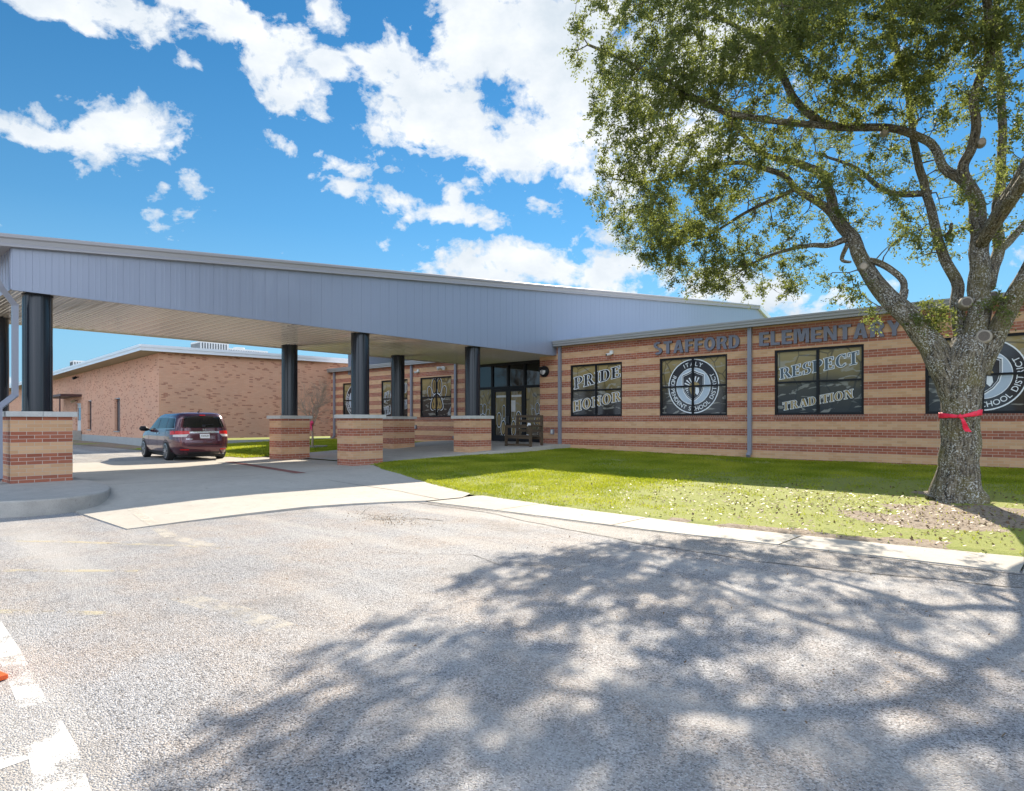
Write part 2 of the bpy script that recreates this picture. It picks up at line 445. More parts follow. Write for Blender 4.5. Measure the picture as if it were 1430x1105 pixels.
# walkway: ribbon with thickness
lo=[(-10.0,8.45),(-8.0,8.47),(-5.0,8.45),(-3.0,8.6),(-.6,8.75),(3,9.1),(9,9.8),(20,11.2)]
hi=[(-9.9,9.95),(-9.3,9.86),(-7.25,9.63),(-4.33,9.42),(-2.39,9.56),(-.66,9.76),(3,10.15),(9,10.9),(20,12.3)]
def pl(pts,x):
    for (a,b),(c,d) in zip(pts,pts[1:]):
        if x<=c: return b+(d-b)*(x-a)/(c-a)
    return pts[-1][1]
def walk_z(x,y=0): return .014
m=MB(); xs=[-10+ .5*k for k in range(61)]
joints=[-8.1,-5.6,-3.1,-.62,1.9,4.4,6.9,9.4,12]
for a,b in zip(xs,xs[1:]):
    cuts=[a]+[q for j in joints for q in (j-.012,j+.012) if a<j<b]+[b]
    for c,d in zip(cuts,cuts[1:]):
        dz=-.03 if any(abs((c+d)/2-j)<.012 for j in joints) else 0
        P=[(c,pl(lo,c)),(d,pl(lo,d)),(d,pl(hi,d)),(c,pl(hi,c))]
        m.poly([(x,y,walk_z(x)+dz) for x,y in P])
        m.poly([(P[0][0],P[0][1],-.1),(P[1][0],P[1][1],-.1),(P[1][0],P[1][1],walk_z(P[1][0])+dz),(P[0][0],P[0][1],walk_z(P[0][0])+dz)])
tag(m.build('walkway',M['walk']),kind='structure')
# entrance pad, ramping up to the doors
def pad_z(x,y): return .233+.05*max(0,min(8.7,y-12))
m=MB()
def pad_edge(y):
    pts=[(12.2,-17.1),(12.6,-17.3),(14,-17.45),(16.6,-17.3),(18,-16.7),(20.5,-16.55),(21.83,-16.55)]
    for (a,xa),(b,xb) in zip(pts,pts[1:]):
        if y<=b: return xa+(xb-xa)*(y-a)/(b-a)
    return pts[-1][1]
ys=[12.6+ (21.82-12.6)*k/14 for k in range(15)]
rows=[[(-24.2+(pad_edge(y)+24.2)*k/8,y) for k in range(9)] for y in ys]
sheet(m,rows,pad_z)
sheet(m,[[(-24.2,21.82),(-18.26,21.82)],[(-24.2,22.95),(-18.26,22.95)]],pad_z)
for y0,y1 in zip(ys,ys[1:]):
    a,b=pad_edge(y0),pad_edge(y1)
    m.poly([(a,y0,0),(b,y1,0),(b,y1,pad_z(b,y1)),(a,y0,pad_z(a,y0))])
tag(m.build('entrance_pad',M['drive'],weld=True),kind='structure')
# kerbed island at the left pier
isl=[(-30,2.1),(-22,2.0),(-13.95,2.05),(-13.6,2.35),(-13.5,2.75),(-13.55,3.2),(-13.9,3.72),(-14.6,4.1),(-15.8,4.36),(-18,4.42),(-22,4.45),(-30,4.45)]
isl=[(-30,1.2),(-22,1.2),(-14.7,1.2),(-14.1,1.7)]+isl[3:]
def cr2(P):
    out=[]; n=len(P)
    for i in range(n):
        a,b,c,d=[Vector(P[(i+k)%n]) for k in (-1,0,1,2)]
        st=6 if b.x>-16 and c.x>-16 else 1
        for k in range(st):
            t=k/st; q=.5*((2*b)+(c-a)*t+(2*a-5*b+4*c-d)*t*t+(3*b-a-3*c+d)*t**3); out.append((q.x,q.y))
    return out
isl=cr2(isl)
m=MB(); m.poly([(x,y,.28) for x,y in isl])
rim=MB()
n=len(isl)
for i in range(n):
    a,b=isl[i],isl[(i+1)%n]
    def outw(p,q=None):
        return p
    m.poly([(a[0],a[1],-.1),(b[0],b[1],-.1),(b[0],b[1],.28),(a[0],a[1],.28)])
o=m.build('kerb_island',M['kerb'],bevel=.03,weld=True); tag(o,kind='structure')
# lawns
EDG=[(-17.3,12.6),(-15.8,11.55),(-14.2,11.05),(-12.2,10.4),(-10.3,9.95),(-9.9,9.9)]
def lawn_z(x,y):
    t=(y-9.6)/12.2; z0=lerp(.2,.022,(x+17)/6); z1=lerp(.50,.37,(x+17)/9)
    z=lerp(z0,z1,t)+.02*noise.noise((x*.5,y*.5,0))
    if y<14 and x>-17.2:
        d=y-(pl(hi,x) if x>-9.95 else pl(EDG,x)); sl=(walk_z(x) if x>-9.95 else drive_z(x,y))-.012
        if d<.2: z=lerp(sl,max(z,sl+.05),(d+.06)/.22)
    return z
def lawn_in(x,y):
    if y>21.84: return False
    if x>-9.95: return y>pl(hi,x)-.13
    if y<12.2:
        return x>-17.3 and y>pl(EDG,x)-.13
    return x>pad_edge(y)-.1
def bare(x,y):
    d=math.hypot((x+1.8)*.75,(y-12.8)*1.0)
    b=1.15-.17*d                                   # worn earth round the trunk
    dw=y-(pl(hi,x) if x>-9.9 else 9.9)
    if x>-9.5: b=max(b,(1.05-.48*dw)*min(1,(x+9.5)/5))
    b=max(b,.42-.4*abs(y-14.6) if x>-4 else 0)
    b=max(b,.16)
    n=noise.noise((x*.45,y*.75,3.3))*.45+noise.noise((x*1.7,y*2.1,1.3))*.35
    return max(0,min(1,b+n-.02))
def lawn_in2(x,y): return lawn_in(x,y)
grid_mesh('lawn',-17.4,20,9.15,21.85,300,110,lawn_z,M['lawn'],lambda x,y:lawn_in(x+.0,y+.0) ,bare)
def lawn2_z(x,y): return .235+max(0,min(.26,(y-11.5)*.03))
grid_mesh('back_lawn',-60,-24.15,11.0,22.6,90,40,lambda x,y: .24 if y<11.3 else lawn2_z(x,y),M['lawn'],lambda x,y: (x>-36.3 or y<13) and (y>11.3 or x<-25.3),
          lambda x,y:(.6 if x<-36.3 else .1)+noise.noise((x*.4,y*.8,5))*.5)
# joints, cracks and red strip in the drive
def strip(m,pts,w,zf,dz=.004):
    for (a,b) in zip(pts,pts[1:]):
        a=Vector(a); b=Vector(b); d=(b-a).normalized(); r=Vector((-d.y,d.x))*w/2
        m.poly([(p.x,p.y,zf(p.x,p.y)+dz) for p in (a+r,a-r,b-r,b+r)][::-1])
m=MB()
k=12
strip(m,[(-22.3+6.4*i/k,9.9-.9*i/k) for i in range(k+1)],.30,drive_z,.006)
o=m.build('brick_strip',M['inlay']); tag(o,kind='structure')
M['joint']=simple('joint_filler',(.10,.09,.08),.95)
m=MB()
strip(m,[(-16.2,3.3),(-16.1,6),(-16.2,8.6),(-16.2,11.4)],.02,drive_z,.005)
strip(m,[(-21.1,3.3),(-21.1,7),(-21.1,12.4)],.02,drive_z,.005)
strip(m,[(-16.0,8.75),(-13.5,8.75),(-11.5,8.95),(-10.0,8.75)],.022,drive_z,.005)
strip(m,[(-24.2,14.6),(-17.5,14.6)],.02,pad_z,.005); strip(m,[(-24.2,17.9),(-17,17.9)],.02,pad_z,.005)
tag(m.build('slab_joints',M['joint']),kind='structure')
# cracks with ragged outline in the asphalt
m=MB()
def crack(pts,w):
    out=[]; 
    for (a,b) in zip(pts,pts[1:]):
        n=max(2,int(math.hypot(b[0]-a[0],b[1]-a[1])/.12))
        for i in range(n): out.append((a[0]+(b[0]-a[0])*i/n,a[1]+(b[1]-a[1])*i/n))
    out.append(pts[-1])
    L=[];R=[]
    for i,(x,y) in enumerate(out):
        q=noise.noise((x*2.1,y*2.1,2))*.07; ww=w*(.35+.9*abs(noise.noise((x*3.3,y*5,7)))+.2*random.random())
        L.append((x,y+q+ww)); R.append((x,y+q-ww))
    for i in range(len(out)-1): m.poly([(*R[i],.004),(*R[i+1],.004),(*L[i+1],.004),(*L[i],.004)])
crack([(-10.4,8.25),(-8.1,8.2),(-6.6,7.85),(-4.45,7.45),(-2.6,7.45),(-.56,8.0),(3,8.3)],.016)
crack([(-10.2,7.2),(-9.6,6.6),(-8.9,6.7),(-8.2,6.2)],.012)
crack([(-9.9,8.38),(-5,8.38),(-3,8.52),(-.6,8.66),(3,9.0)],.022)
crack([(-6.5,4.8),(-5.6,5.5),(-5.0,5.3),(-4.2,5.9)],.008)
crack([(-8.95,6.4),(-8.6,6.6),(-8.3,6.95),(-7.9,7.0)],.03)
tag(m.build('asphalt_cracks',M['joint']),kind='structure')
M['asphalt3']=asphalt('patched_asphalt',(.25,.24,.225),(.33,.31,.285),(.30,.24,.20))
m=MB()
xs_=[-10.2+.4*k for k in range(50)]
def lowc(x): return pl([(-10.2,8.3),(-8.1,8.15),(-6.6,7.85),(-4.45,7.5),(-2.6,7.5),(-.56,8.0),(3,8.4),(12,9)],x)+.07*noise.noise((x*2,0,5))
for a,b in zip(xs_,xs_[1:]): m.poly([(a,lowc(a),.002),(b,lowc(b),.002),(b,pl(lo,b)+.02,.002),(a,pl(lo,a)+.02,.002)])
tag(m.build('asphalt_patch',M['asphalt3']),kind='structure')
# worn painted lines
m=MB()
def quadline(m,pts,w):
    strip(m,pts,w,lambda x,y:0,.0012)
quadline(m,[(-11.6,1.35),(-10.2,2.45),(-8.27,3.67)],.11)
quadline(m,[(-9.6,.75),(-8.84,1.43),(-7.7,2.45)],.11)
quadline(m,[(-7.4,.75),(-6.57,1.42),(-6.1,1.8)],.11)
tag(m.build('yellow_line',M['yellow_paint']),kind='structure')
m=MB()
quadline(m,[(-6.3,2.35),(-5.3,2.5),(-4.75,2.52)],.24)
strip(m,[(-13.1,4.0),(-11.5,3.75),(-10.8,3.66)],.16,drive_z,.005); quadline(m,[(-10.6,3.62),(-9.6,3.47),(-8.3,3.6)],.2)
tag(m.build('faded_line',M['pale_paint']),kind='structure')
m=MB()
quadline(m,[(-9.0,1.18),(-6.9,1.02),(-5.6,.96),(-4.5,.88)],.13); quadline(m,[(-4.30,.85),(-3.8,.82),(-3.2,.74),(-1.6,.6)],.19)
strip(m,[(-3.86,.72),(-3.8,.2),(-3.7,-1.2)],.13,lambda x,y:0,.0024)
tag(m.build('white_line',M['white_paint']),kind='structure')

# grass blades and leaf litter (uncountable)
def blades(name,n,x0,x1,y0,y1,inside,zf,barefn,h=(.02,.05),w=.005):
    xs=rng.uniform(x0,x1,n); ys=rng.uniform(y0,y1,n)
    keep=[i for i in range(n) if inside(xs[i],ys[i]) and rng.random()>min(.97,barefn(xs[i],ys[i])*1.7)]
    xs=xs[keep]; ys=ys[keep]; k=len(xs); zs=np.array([zf(a,b) for a,b in zip(xs,ys)])
    cl=rng.uniform(0,1,k); ang=rng.uniform(0,2*PI,k); hh=rng.uniform(*h,k); lean=rng.normal(0,.6,(k,2))*hh[:,None]
    dist=np.hypot(xs,ys); ww=w*(.6+dist/12)
    V=np.zeros((k,3,3)); dx=np.cos(ang)*ww; dy=np.sin(ang)*ww
    V[:,0]=np.stack([xs-dx,ys-dy,zs-.005],1); V[:,1]=np.stack([xs+dx,ys+dy,zs-.005],1)
    V[:,2]=np.stack([xs+lean[:,0],ys+lean[:,1],zs+hh],1)
    Fq=np.arange(k*3).reshape(k,3)
    ps=np.array([noise.noise((a*.8,b*.8,9)) for a,b in zip(xs,ys)])
    tone=np.clip(.42+ps*1.2+rng.normal(0,.22,k),0,1)
    o=npmesh(name,V.reshape(-1,3),Fq,M['grass'],None,np.repeat(tone,3)); return o
o=blades('grass',340000,-17.4,1.5,9.5,21.8,lambda x,y:lawn_in(x,y-.09+.05*noise.noise((x*4,y,0))),lawn_z,bare); tag(o,'short green lawn grass in front of the brick wing','grass',kind='stuff')
o=blades('grass',60000,-36.2,-24.2,11.3,22.5,lambda x,y:True,lawn2_z,lambda x,y:.1,h=(.03,.08),w=.006); tag(o,'sunlit grass behind the dark columns','grass',kind='stuff')
def litter(name,n,cx,cy,sx,sy,inside,zf,size=.035):
    xs=rng.normal(cx,sx,n); ys=rng.normal(cy,sy,n); keep=[i for i in range(n) if inside(xs[i],ys[i])]
    xs=xs[keep]; ys=ys[keep]; k=len(xs); zs=np.array([zf(a,b) for a,b in zip(xs,ys)])+rng.uniform(.006,.03,k)
    C=np.stack([xs,ys,zs],1); a=rng.uniform(0,2*PI,k); s=rng.uniform(.5,1.2,k)*size
    u=np.stack([np.cos(a),np.sin(a),rng.normal(0,.35,k)],1)*s[:,None]; v=np.stack([-np.sin(a),np.cos(a),rng.normal(0,.35,k)],1)*s[:,None]*.5
    V=np.stack([C-u,C-v*.8+u*.1,C+u,C+v],1).reshape(-1,3)
    return npmesh(name,V,np.arange(k*4).reshape(k,4),M['litter'],None,np.repeat(rng.random(k),4))
tag(litter('leaf_litter',3600,-2.2,12.4,3.2,1.6,lawn_in,lawn_z),'dry brown leaves scattered round the oak trunk','leaves',kind='stuff')

tag(litter('gutter_debris',900,-8.6,6.5,.55,.28,lambda x,y:True,lambda x,y:0.0,.014),'brown twigs and crumbs gathered on the car park crack near the apron','debris',kind='stuff')
tag(litter('fallen_leaves',700,-2.5,6.2,4.0,2.2,lambda x,y:y<9.4 and y>1.5,lambda x,y:.012 if y>8.3 else 0.0,.016),'small fallen oak leaves scattered over the shaded asphalt','leaves',kind='stuff')
# ------------------------------------------------------------------ lettering and printed marks
_tc={}
def glyph_mesh(ch,offset=0.0,extrude=0.0):
    k=(ch,offset,extrude)
    if k in _tc: return _tc[k]
    cu=bpy.data.curves.new('g','FONT'); cu.body=ch; cu.size=1; cu.offset=offset; cu.extrude=extrude; cu.resolution_u=5
    ob=bpy.data.objects.new('g',cu); COL.objects.link(ob)
    dg=bpy.context.evaluated_depsgraph_get(); dg.update()
    me=bpy.data.meshes.new_from_object(ob.evaluated_get(dg))
    V=np.array([v.co[:] for v in me.vertices]) if len(me.vertices) else np.zeros((0,3))
    Fs=[list(p.vertices) for p in me.polygons]
    COL.objects.unlink(ob); bpy.data.objects.remove(ob); bpy.data.meshes.remove(me)
    _tc[k]=(V,Fs); return _tc[k]
def ring_text(m,txt,cx,cz,R,size,a0,a1,Y,bottom):
    chars=list(txt); adv=[]
    for c in chars:
        if c==' ': adv.append(.42); continue
        V,_=glyph_mesh(c,.006); adv.append(V[:,0].max()-V[:,0].min()+.16)
    tot=sum(adv); s=0
    for c,ad in zip(chars,adv):
        t=(s+ad/2)/tot; a=a0+(a1-a0)*t; s+=ad
        if c==' ': continue
        V,Fs=glyph_mesh(c,.006); mx=(V[:,0].max()+V[:,0].min())/2
        rot=a+PI/2 if bottom else a-PI/2
        ca,sa=math.cos(rot),math.sin(rot)
        for f in Fs:
            P=[]
            for i in f:
                x=(V[i,0]-mx)*size; y=(V[i,1]-.36)*size
                P.append((cx+R*math.cos(a)+x*ca-y*sa, Y, cz+R*math.sin(a)+x*sa+y*ca))
            m.poly(P)
def disc(m,cx,cz,r,Y,n=64,rz=None):
    rz=rz or r
    m.poly([(cx+r*math.cos(2*PI*k/n),Y,cz+rz*math.sin(2*PI*k/n)) for k in range(n)])
def annulus(m,cx,cz,r0,r1,Y,n=64):
    for k in range(n):
        a=2*PI*k/n; b=2*PI*(k+1)/n
        m.poly([(cx+r0*math.cos(a),Y,cz+r0*math.sin(a)),(cx+r1*math.cos(a),Y,cz+r1*math.sin(a)),(cx+r1*math.cos(b),Y,cz+r1*math.sin(b)),(cx+r0*math.cos(b),Y,cz+r0*math.sin(b))])
def emblem(parent,cx,cz,R,Y):
    """round school seal: black ring with white lettering round a shield with a plumed helmet"""
    e=.0016
    w=MB(); k=MB(); b=MB(); g=MB()
    annulus(w,cx,cz,.965*R,R,Y-e); annulus(w,cx,cz,.655*R,.675*R,Y-e)
    annulus(k,cx,cz,.675*R,.965*R,Y-e)
    disc(b,cx,cz,.655*R,Y-e)
    ring_text(w,'ITALY',cx,cz,.82*R,.215*R,math.radians(118),math.radians(62),Y-2*e,False)
    ring_text(w,'INDEPENDENT SCHOOL DISTRICT',cx,cz,.82*R,.215*R,math.radians(150),math.radians(392),Y-2*e,True)
    def shield(m,s,Yy):
        P=[(0,.60),(.22,.50),(.44,.42),(.44,.05),(.38,-.20),(.24,-.40),(0,-.58)]
        pts=P+[(-x,z) for x,z in P[::-1][1:-1]]
        m.poly([(cx+x*s*R,Yy,cz+z*s*R) for x,z in pts])
    shield(w,1.03,Y-2*e); shield(k,.96,Y-3*e); 
    sh=MB(); shield(w,.90,Y-4*e); shield(k,.87,Y-5*e)
    # plume strokes fanning over the helmet, gold face guard, neck guard
    for i in range(7):
        a=math.radians(62+i*19); r0,r1=.20,.40
        c0,c1=math.cos(a-.07),math.cos(a+.07); s0,s1=math.sin(a-.07),math.sin(a+.07)
        w.poly([(cx+(.04+r0*c0)*R,Y-6*e,cz+(-.04+r0*s0)*R),(cx+(.04+r0*c1)*R,Y-6*e,cz+(-.04+r0*s1)*R),(cx+(.04+r1*c1)*R,Y-6*e,cz+(-.04+r1*s1)*R),(cx+(.04+r1*c0)*R,Y-6*e,cz+(-.04+r1*s0)*R)])
    g.poly([(cx+x*R,Y-6*e,cz+z*R) for x,z in ((-.14,.08),(.02,.16),(.20,.12),(.26,.02),(.10,.02),(.05,-.06),(.06,-.34),(-.04,-.36),(-.14,-.12))])
    w.poly([(cx+x*R,Y-6*e,cz+z*R) for x,z in ((.10,-.04),(.22,-.06),(.24,-.22),(.17,-.34),(.09,-.26))])
    for i in range(4):
        z=-.10-.07*i
        w.poly([(cx+x*R,Y-6*e,cz+q*R) for x,q in ((-.33+.05*i,z+.02),(-.19,z+.05),(-.19,z+.015),(-.31+.05*i,z-.015))])
    w.build('seal_lettering',M['ink_white'],parent); k.build('seal_ring',M['ink_black'],parent)
    b.build('seal_disc',M['ink_blue'],parent); g.build('seal_helmet',M['ink_gold'],parent)

def rect(x0,y0,x1,y1): return ('r',x0,y0,x1,y1)
def arc(cx,cy,rx,ry,a0,a1,tx,ty): return ('a',cx,cy,rx,ry,a0,a1,tx,ty)
def dia(x0,y0,x1,y1,w): return ('d',x0,y0,x1,y1,w)
def stem(x,w=.2,y0=0,y1=1,s=.07): return [rect(x,y0,x+w,y1),rect(x-s,y0,x+w+s,y0+.07),rect(x-s,y1-.07,x+w+s,y1)]
GL={
'I':(.36,stem(.08)),
'P':(.72,stem(.08)+[rect(.2,.93,.42,1),rect(.2,.43,.42,.50),arc(.40,.715,.28,.285,-90,90,.18,.075)]),
'R':(.80,stem(.08)+[rect(.2,.93,.42,1),rect(.2,.45,.42,.52),arc(.40,.725,.26,.275,-90,90,.17,.075),dia(.36,.50,.64,.0,.2),rect(.56,0,.82,.07)]),
'D':(.80,stem(.08)+[rect(.2,.93,.40,1),rect(.2,0,.40,.07),arc(.38,.5,.37,.5,-90,90,.2,.075)]),
'E':(.68,stem(.08)+[rect(.2,.93,.62,1),rect(.2,0,.64,.07),rect(.2,.47,.48,.54),rect(.56,.76,.63,1),rect(.58,0,.66,.25),rect(.44,.38,.50,.63)]),
'H':(.86,stem(.08)+stem(.56)+[rect(.25,.465,.6,.54)]),
'O':(.82,[arc(.41,.5,.37,.52,0,360,.2,.075)]),
'N':(.86,[rect(.12,0,.20,1),rect(.02,0,.30,.07),rect(.02,.93,.24,1),dia(.12,1,.62,0,.22),rect(.66,0,.74,1),rect(.56,.93,.84,1)]),
'S':(.64,[arc(.32,.735,.26,.275,60,270,.16,.08),arc(.32,.265,.27,.275,-120,90,.16,.08),rect(.48,.70,.55,1),rect(.07,0,.14,.30)]),
'C':(.76,[arc(.42,.5,.38,.52,45,315,.2,.075),rect(.62,.66,.69,1),rect(.62,.10,.68,.24)]),
'T':(.72,[rect(.26,0,.46,1),rect(.16,0,.56,.07),rect(.03,.92,.69,1),rect(.03,.72,.10,1),rect(.62,.72,.69,1)]),
'A':(.84,[dia(.36,1,.10,0,.09),dia(.34,1,.60,0,.22),rect(.22,.28,.55,.35),rect(0,0,.28,.07),rect(.50,0,.86,.07)]),
'F':(.66,stem(.08)+[rect(.2,.93,.62,1),rect(.2,.47,.48,.54),rect(.56,.74,.63,1),rect(.44,.38,.50,.63)]),
}
def piece(p,d):
    if p[0]=='r': _,x0,y0,x1,y1=p; return [[(x0-d,y0-d),(x1+d,y0-d),(x1+d,y1+d),(x0-d,y1+d)]]
    if p[0]=='d': _,x0,y0,x1,y1,w=p; s=1 if y1>y0 else -1; return [[(x0-d*1.2,y0-s*0),(x0+w+d*1.2,y0-s*0),(x1+w+d*1.2,y1),(x1-d*1.2,y1)]]
    _,cx,cy,rx,ry,a0,a1,tx,ty=p; n=max(8,int((a1-a0)/12)); out=[]; e=0 if a1-a0>=360 else d*60
    a0-=e; a1+=e
    for k in range(n):
        a=math.radians(a0+(a1-a0)*k/n); b=math.radians(a0+(a1-a0)*(k+1)/n)
        o=(rx+d,ry+d); i=(max(.01,rx-tx-d),max(.01,ry-ty-d))
        out.append([(cx+i[0]*math.cos(a),cy+i[1]*math.sin(a)),(cx+o[0]*math.cos(a),cy+o[1]*math.sin(a)),(cx+o[0]*math.cos(b),cy+o[1]*math.sin(b)),(cx+i[0]*math.cos(b),cy+i[1]*math.sin(b))])
    return out
def serif_word(word,corners,Y,parent,fill,d=.045,name='lettering'):
    """corners: bl,tl,br,tr as (x,z) on the plane"""
    bl,tl,br,tr=corners; gap=.07
    tot=sum(GL[c][0] for c in word)+gap*(len(word)-1)
    def mp(x,y):
        t=x/tot; bx=bl[0]+(br[0]-bl[0])*t; bz=bl[1]+(br[1]-bl[1])*t; tx=tl[0]+(tr[0]-tl[0])*t; tz=tl[1]+(tr[1]-tl[1])*t
        return bx+(tx-bx)*y, bz+(tz-bz)*y
    A=MB(); B=MB(); x=0
    for c in word:
        w,ps=GL[c]
        for j,p in enumerate(ps):
            for q in piece(p,d): A.poly([(mp(x+a,b)[0],Y-.002-.0003*j,mp(x+a,b)[1]) for a,b in q])
            for q in piece(p,0): B.poly([(mp(x+a,b)[0],Y-.006-.0003*j,mp(x+a,b)[1]) for a,b in q])
        x+=w+gap
    A.build(name+'_outline',M['ink_white'],parent); B.build(name,M[fill],parent)
def blob(m,pts,Y):   # closed outline smoothed
    P=[Vector((x,z)) for x,z in pts]; n=len(P); out=[]
    for i in range(n):
        a,b,c,d=P[i-1],P[i],P[(i+1)%n],P[(i+2)%n]
        for k in range(4):
            t=k/4; q=.5*((2*b)+(c-a)*t+(2*a-5*b+4*c-d)*t*t+(3*b-a-3*c+d)*t**3); out.append(q)
    m.poly([(q.x,Y,q.y) for q in out])
def scaled(pts,s,sx=None):
    cx=sum(p[0] for p in pts)/len(pts); cz=sum(p[1] for p in pts)/len(pts); sx=sx or s
    return [(cx+(x-cx)*sx,cz+(z-cz)*s) for x,z in pts]
def paw(parent,cx,cz,R,Y,which=None):
    """large clawed paw print, gold pads with black and white edging"""
    toes=[(-.20,.52,.15,.36,0),(.20,.52,.15,.36,0),(-.56,.18,.13,.30,.15),(.56,.18,.13,.30,-.15)]
    W=MB();K=MB();G=MB()
    for i,(x,z,rx,rz,ro) in enumerate(toes):
        pts=[]
        for k in range(10):
            a=2*PI*k/10; px=rx*math.cos(a)*(1+.08*math.sin(3*a)); pz=rz*math.sin(a)
            pts.append((cx+(x+px*math.cos(ro)-pz*math.sin(ro))*R,cz+(z+px*math.sin(ro)+pz*math.cos(ro))*R))
        y=Y-.0004*i
        blob(W,scaled(pts,1.22,1.42),y-.002); blob(K,scaled(pts,1.14,1.26),y-.004); blob(G,scaled(pts,.92,.86),y-.006)
        blob(K,[(px*.25+.75*(cx+x*R)-.0,pz*.75+.25*(cz+z*R)) for px,pz in pts],y-.008)
    pad=[(0,.10),(.22,.0),(.40,-.28),(.46,-.58),(.30,-.72),(.14,-.66),(0,-.80),(-.14,-.66),(-.30,-.72),(-.46,-.58),(-.40,-.28),(-.22,.0)]
    pts=[(cx+x*R,cz+z*R) for x,z in pad]
    blob(W,scaled(pts,1.13),Y-.0036); blob(K,scaled(pts,1.06),Y-.0056); blob(G,scaled(pts,.86),Y-.0076)
    for sx in(-1,1):
        K.poly([(cx+(sx*a)*R,Y-.0096,cz+b*R) for a,b in ((.06,-.12),(.11,-.35),(.08,-.60),(.03,-.42))][::sx])
        K.poly([(cx+(sx*a)*R,Y-.0096,cz+b*R) for a,b in ((.24,-.25),(.29,-.42),(.25,-.58),(.20,-.42))][::sx])
    W.build('paw_outline',M['ink_white'],parent); K.build('paw_edging',M['ink_black'],parent); G.build('paw_print',M['ink_gold'],parent)

# ------------------------------------------------------------------ walls on a plane of constant Y, facing the camera
def wallY(m,Y,x0,x1,z0,z1,ops,depth=.11,flip=1):
    xs=sorted({x0,x1,*[o[0] for o in ops],*[o[1] for o in ops]}); zs=sorted({z0,z1,*[o[2] for o in ops],*[o[3] for o in ops]})
    for a,b in zip(xs,xs[1:]):
        for c,d in zip(zs,zs[1:]):
            mx,mz=(a+b)/2,(c+d)/2
            if any(o[0]<mx<o[1] and o[2]<mz<o[3] for o in ops): continue
            m.poly([(a,Y,c),(b,Y,c),(b,Y,d),(a,Y,d)])
    for (a,b,c,d) in ops:
        m.poly([(a,Y,c),(a,Y,d),(a,Y+depth,d),(a,Y+depth,c)]); m.poly([(b,Y,d),(b,Y,c),(b,Y+depth,c),(b,Y+depth,d)])
        m.poly([(a,Y,d),(b,Y,d),(b,Y+depth,d),(a,Y+depth,d)]); m.poly([(a,Y,c),(a,Y+depth,c),(b,Y+depth,c),(b,Y,c)])
def window(parent,xa,xb,za,zb,Y,cross=True):
    f=MB(); w=.075; y0,y1=Y+.035,Y+.10; cx=(xa+xb)/2; cz=(za+zb)/2
    f.box((xa,y0,za),(xa+w,y1,zb)); f.box((xb-w,y0,za),(xb,y1,zb))
    f.box((xa+w,y0+.001,zb-w),(xb-w,y1,zb)); f.box((xa+w,y0+.001,za),(xb-w,y1,za+w))
    if cross:
        f.box((cx-.04,y0+.002,za+w),(cx+.04,y1,zb-w)); f.box((xa+w,y0+.004,cz-.03),(cx-.04,y1,cz+.03)); f.box((cx+.04,y0+.004,cz-.03),(xb-w,y1,cz+.03))
    o=f.build('window',M['black'],parent)
    g=MB(); h=zb-za
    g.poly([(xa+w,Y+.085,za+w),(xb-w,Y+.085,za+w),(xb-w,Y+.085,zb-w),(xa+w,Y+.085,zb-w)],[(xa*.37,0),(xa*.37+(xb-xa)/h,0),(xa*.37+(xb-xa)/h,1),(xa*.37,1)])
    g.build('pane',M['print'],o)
    s=MB(); s.box((xa-.02,Y-.018,za-.145),(xb+.02,Y+.09,za-.001)); s.build('sill',M['soldier'],o,uvoff=(0,.02))
    return o
def downspout(parent,x,Y,z0,z1,kick=-.16):
    m=MB(); w,d=.13,.10
    m.box((x-w/2,Y-d-.02,z0+.12),(x+w/2,Y-.02,z1))
    m.bar((x,Y-.07,z0+.15),(x,Y-.22,z0+.03),w,d)
    for z in (z0+(z1-z0)*.3,z0+(z1-z0)*.75): m.box((x-w/2-.03,Y-d-.024,z),(x+w/2+.03,Y-.001,z+.035))
    return m.build('downspout',M['pipe'],parent,bevel=.012)
def gutter(parent,x0,x1,Y,zt,zb,proj,name='gutter'):
    m=MB(); h=zt-zb
    prof=[(0,zt),(-proj,zt),(-proj,zt-.055),(-proj+.02,zt-.065),(-proj+.02,zb+.09),(-proj+.05,zb+.07),(-proj+.05,zb),(0,zb)]
    n=len(prof)
    for i in range(n):
        a,b=prof[i],prof[(i+1)%n]
        m.poly([(x0,Y+a[0],a[1]),(x0,Y+b[0],b[1]),(x1,Y+b[0],b[1]),(x1,Y+a[0],a[1])])
    m.poly([(x0,Y+a,b) for a,b in prof][::-1]); m.poly([(x1,Y+a,b) for a,b in prof])
    return m.build(name,M['gutter'],parent)

YR,YL=21.83,22.6
# ---- right wing
RW=thing('brick_wing',(-7,YR,.3),'long banded brick school wing with four printed windows on the right side of the entrance','building')
w=MB(); wr=[(-16.56,-14.0),(-12.33,-9.67),(-8.03,-5.33),(-3.73,-1.05),(.6,3.2),(4.9,7.5)]
ops=[(a,b,1.84,4.0) for a,b in wr]
wallY(w,YR,-18.24,11,-.1,4.95,ops)
w.poly([(-18.24,YR+12,-.1),(-18.24,YR,-.1),(-18.24,YR,4.95),(-18.24,YR+12,4.95)]); w.poly([(11,YR,-.1),(11,YR+12,-.1),(11,YR+12,4.95),(11,YR,4.95)])
w.build('wall',M['brick'],RW,uvoff=(0,-CZ))
r=MB(); r.poly([(-17.2,YR-.18,5.03),(11.3,YR-.18,5.03),(11.3,YR+12,5.5),(-17.2,YR+12,5.5)]); r.build('roof',M['roofwhite'],RW)
r=MB(); r.box((-17.2,YR-.12,4.84),(11.3,YR+.05,4.955)); r.build('soffit',M['brown'],RW)
gutter(RW,-17.27,11.4,YR-.12,5.06,4.83,.22)
downspout(RW,-17.07,YR,.46,4.85); downspout(RW,-8.84,YR,.42,4.85); downspout(RW,-.2,YR,.42,4.85)
Yp=YR+.085
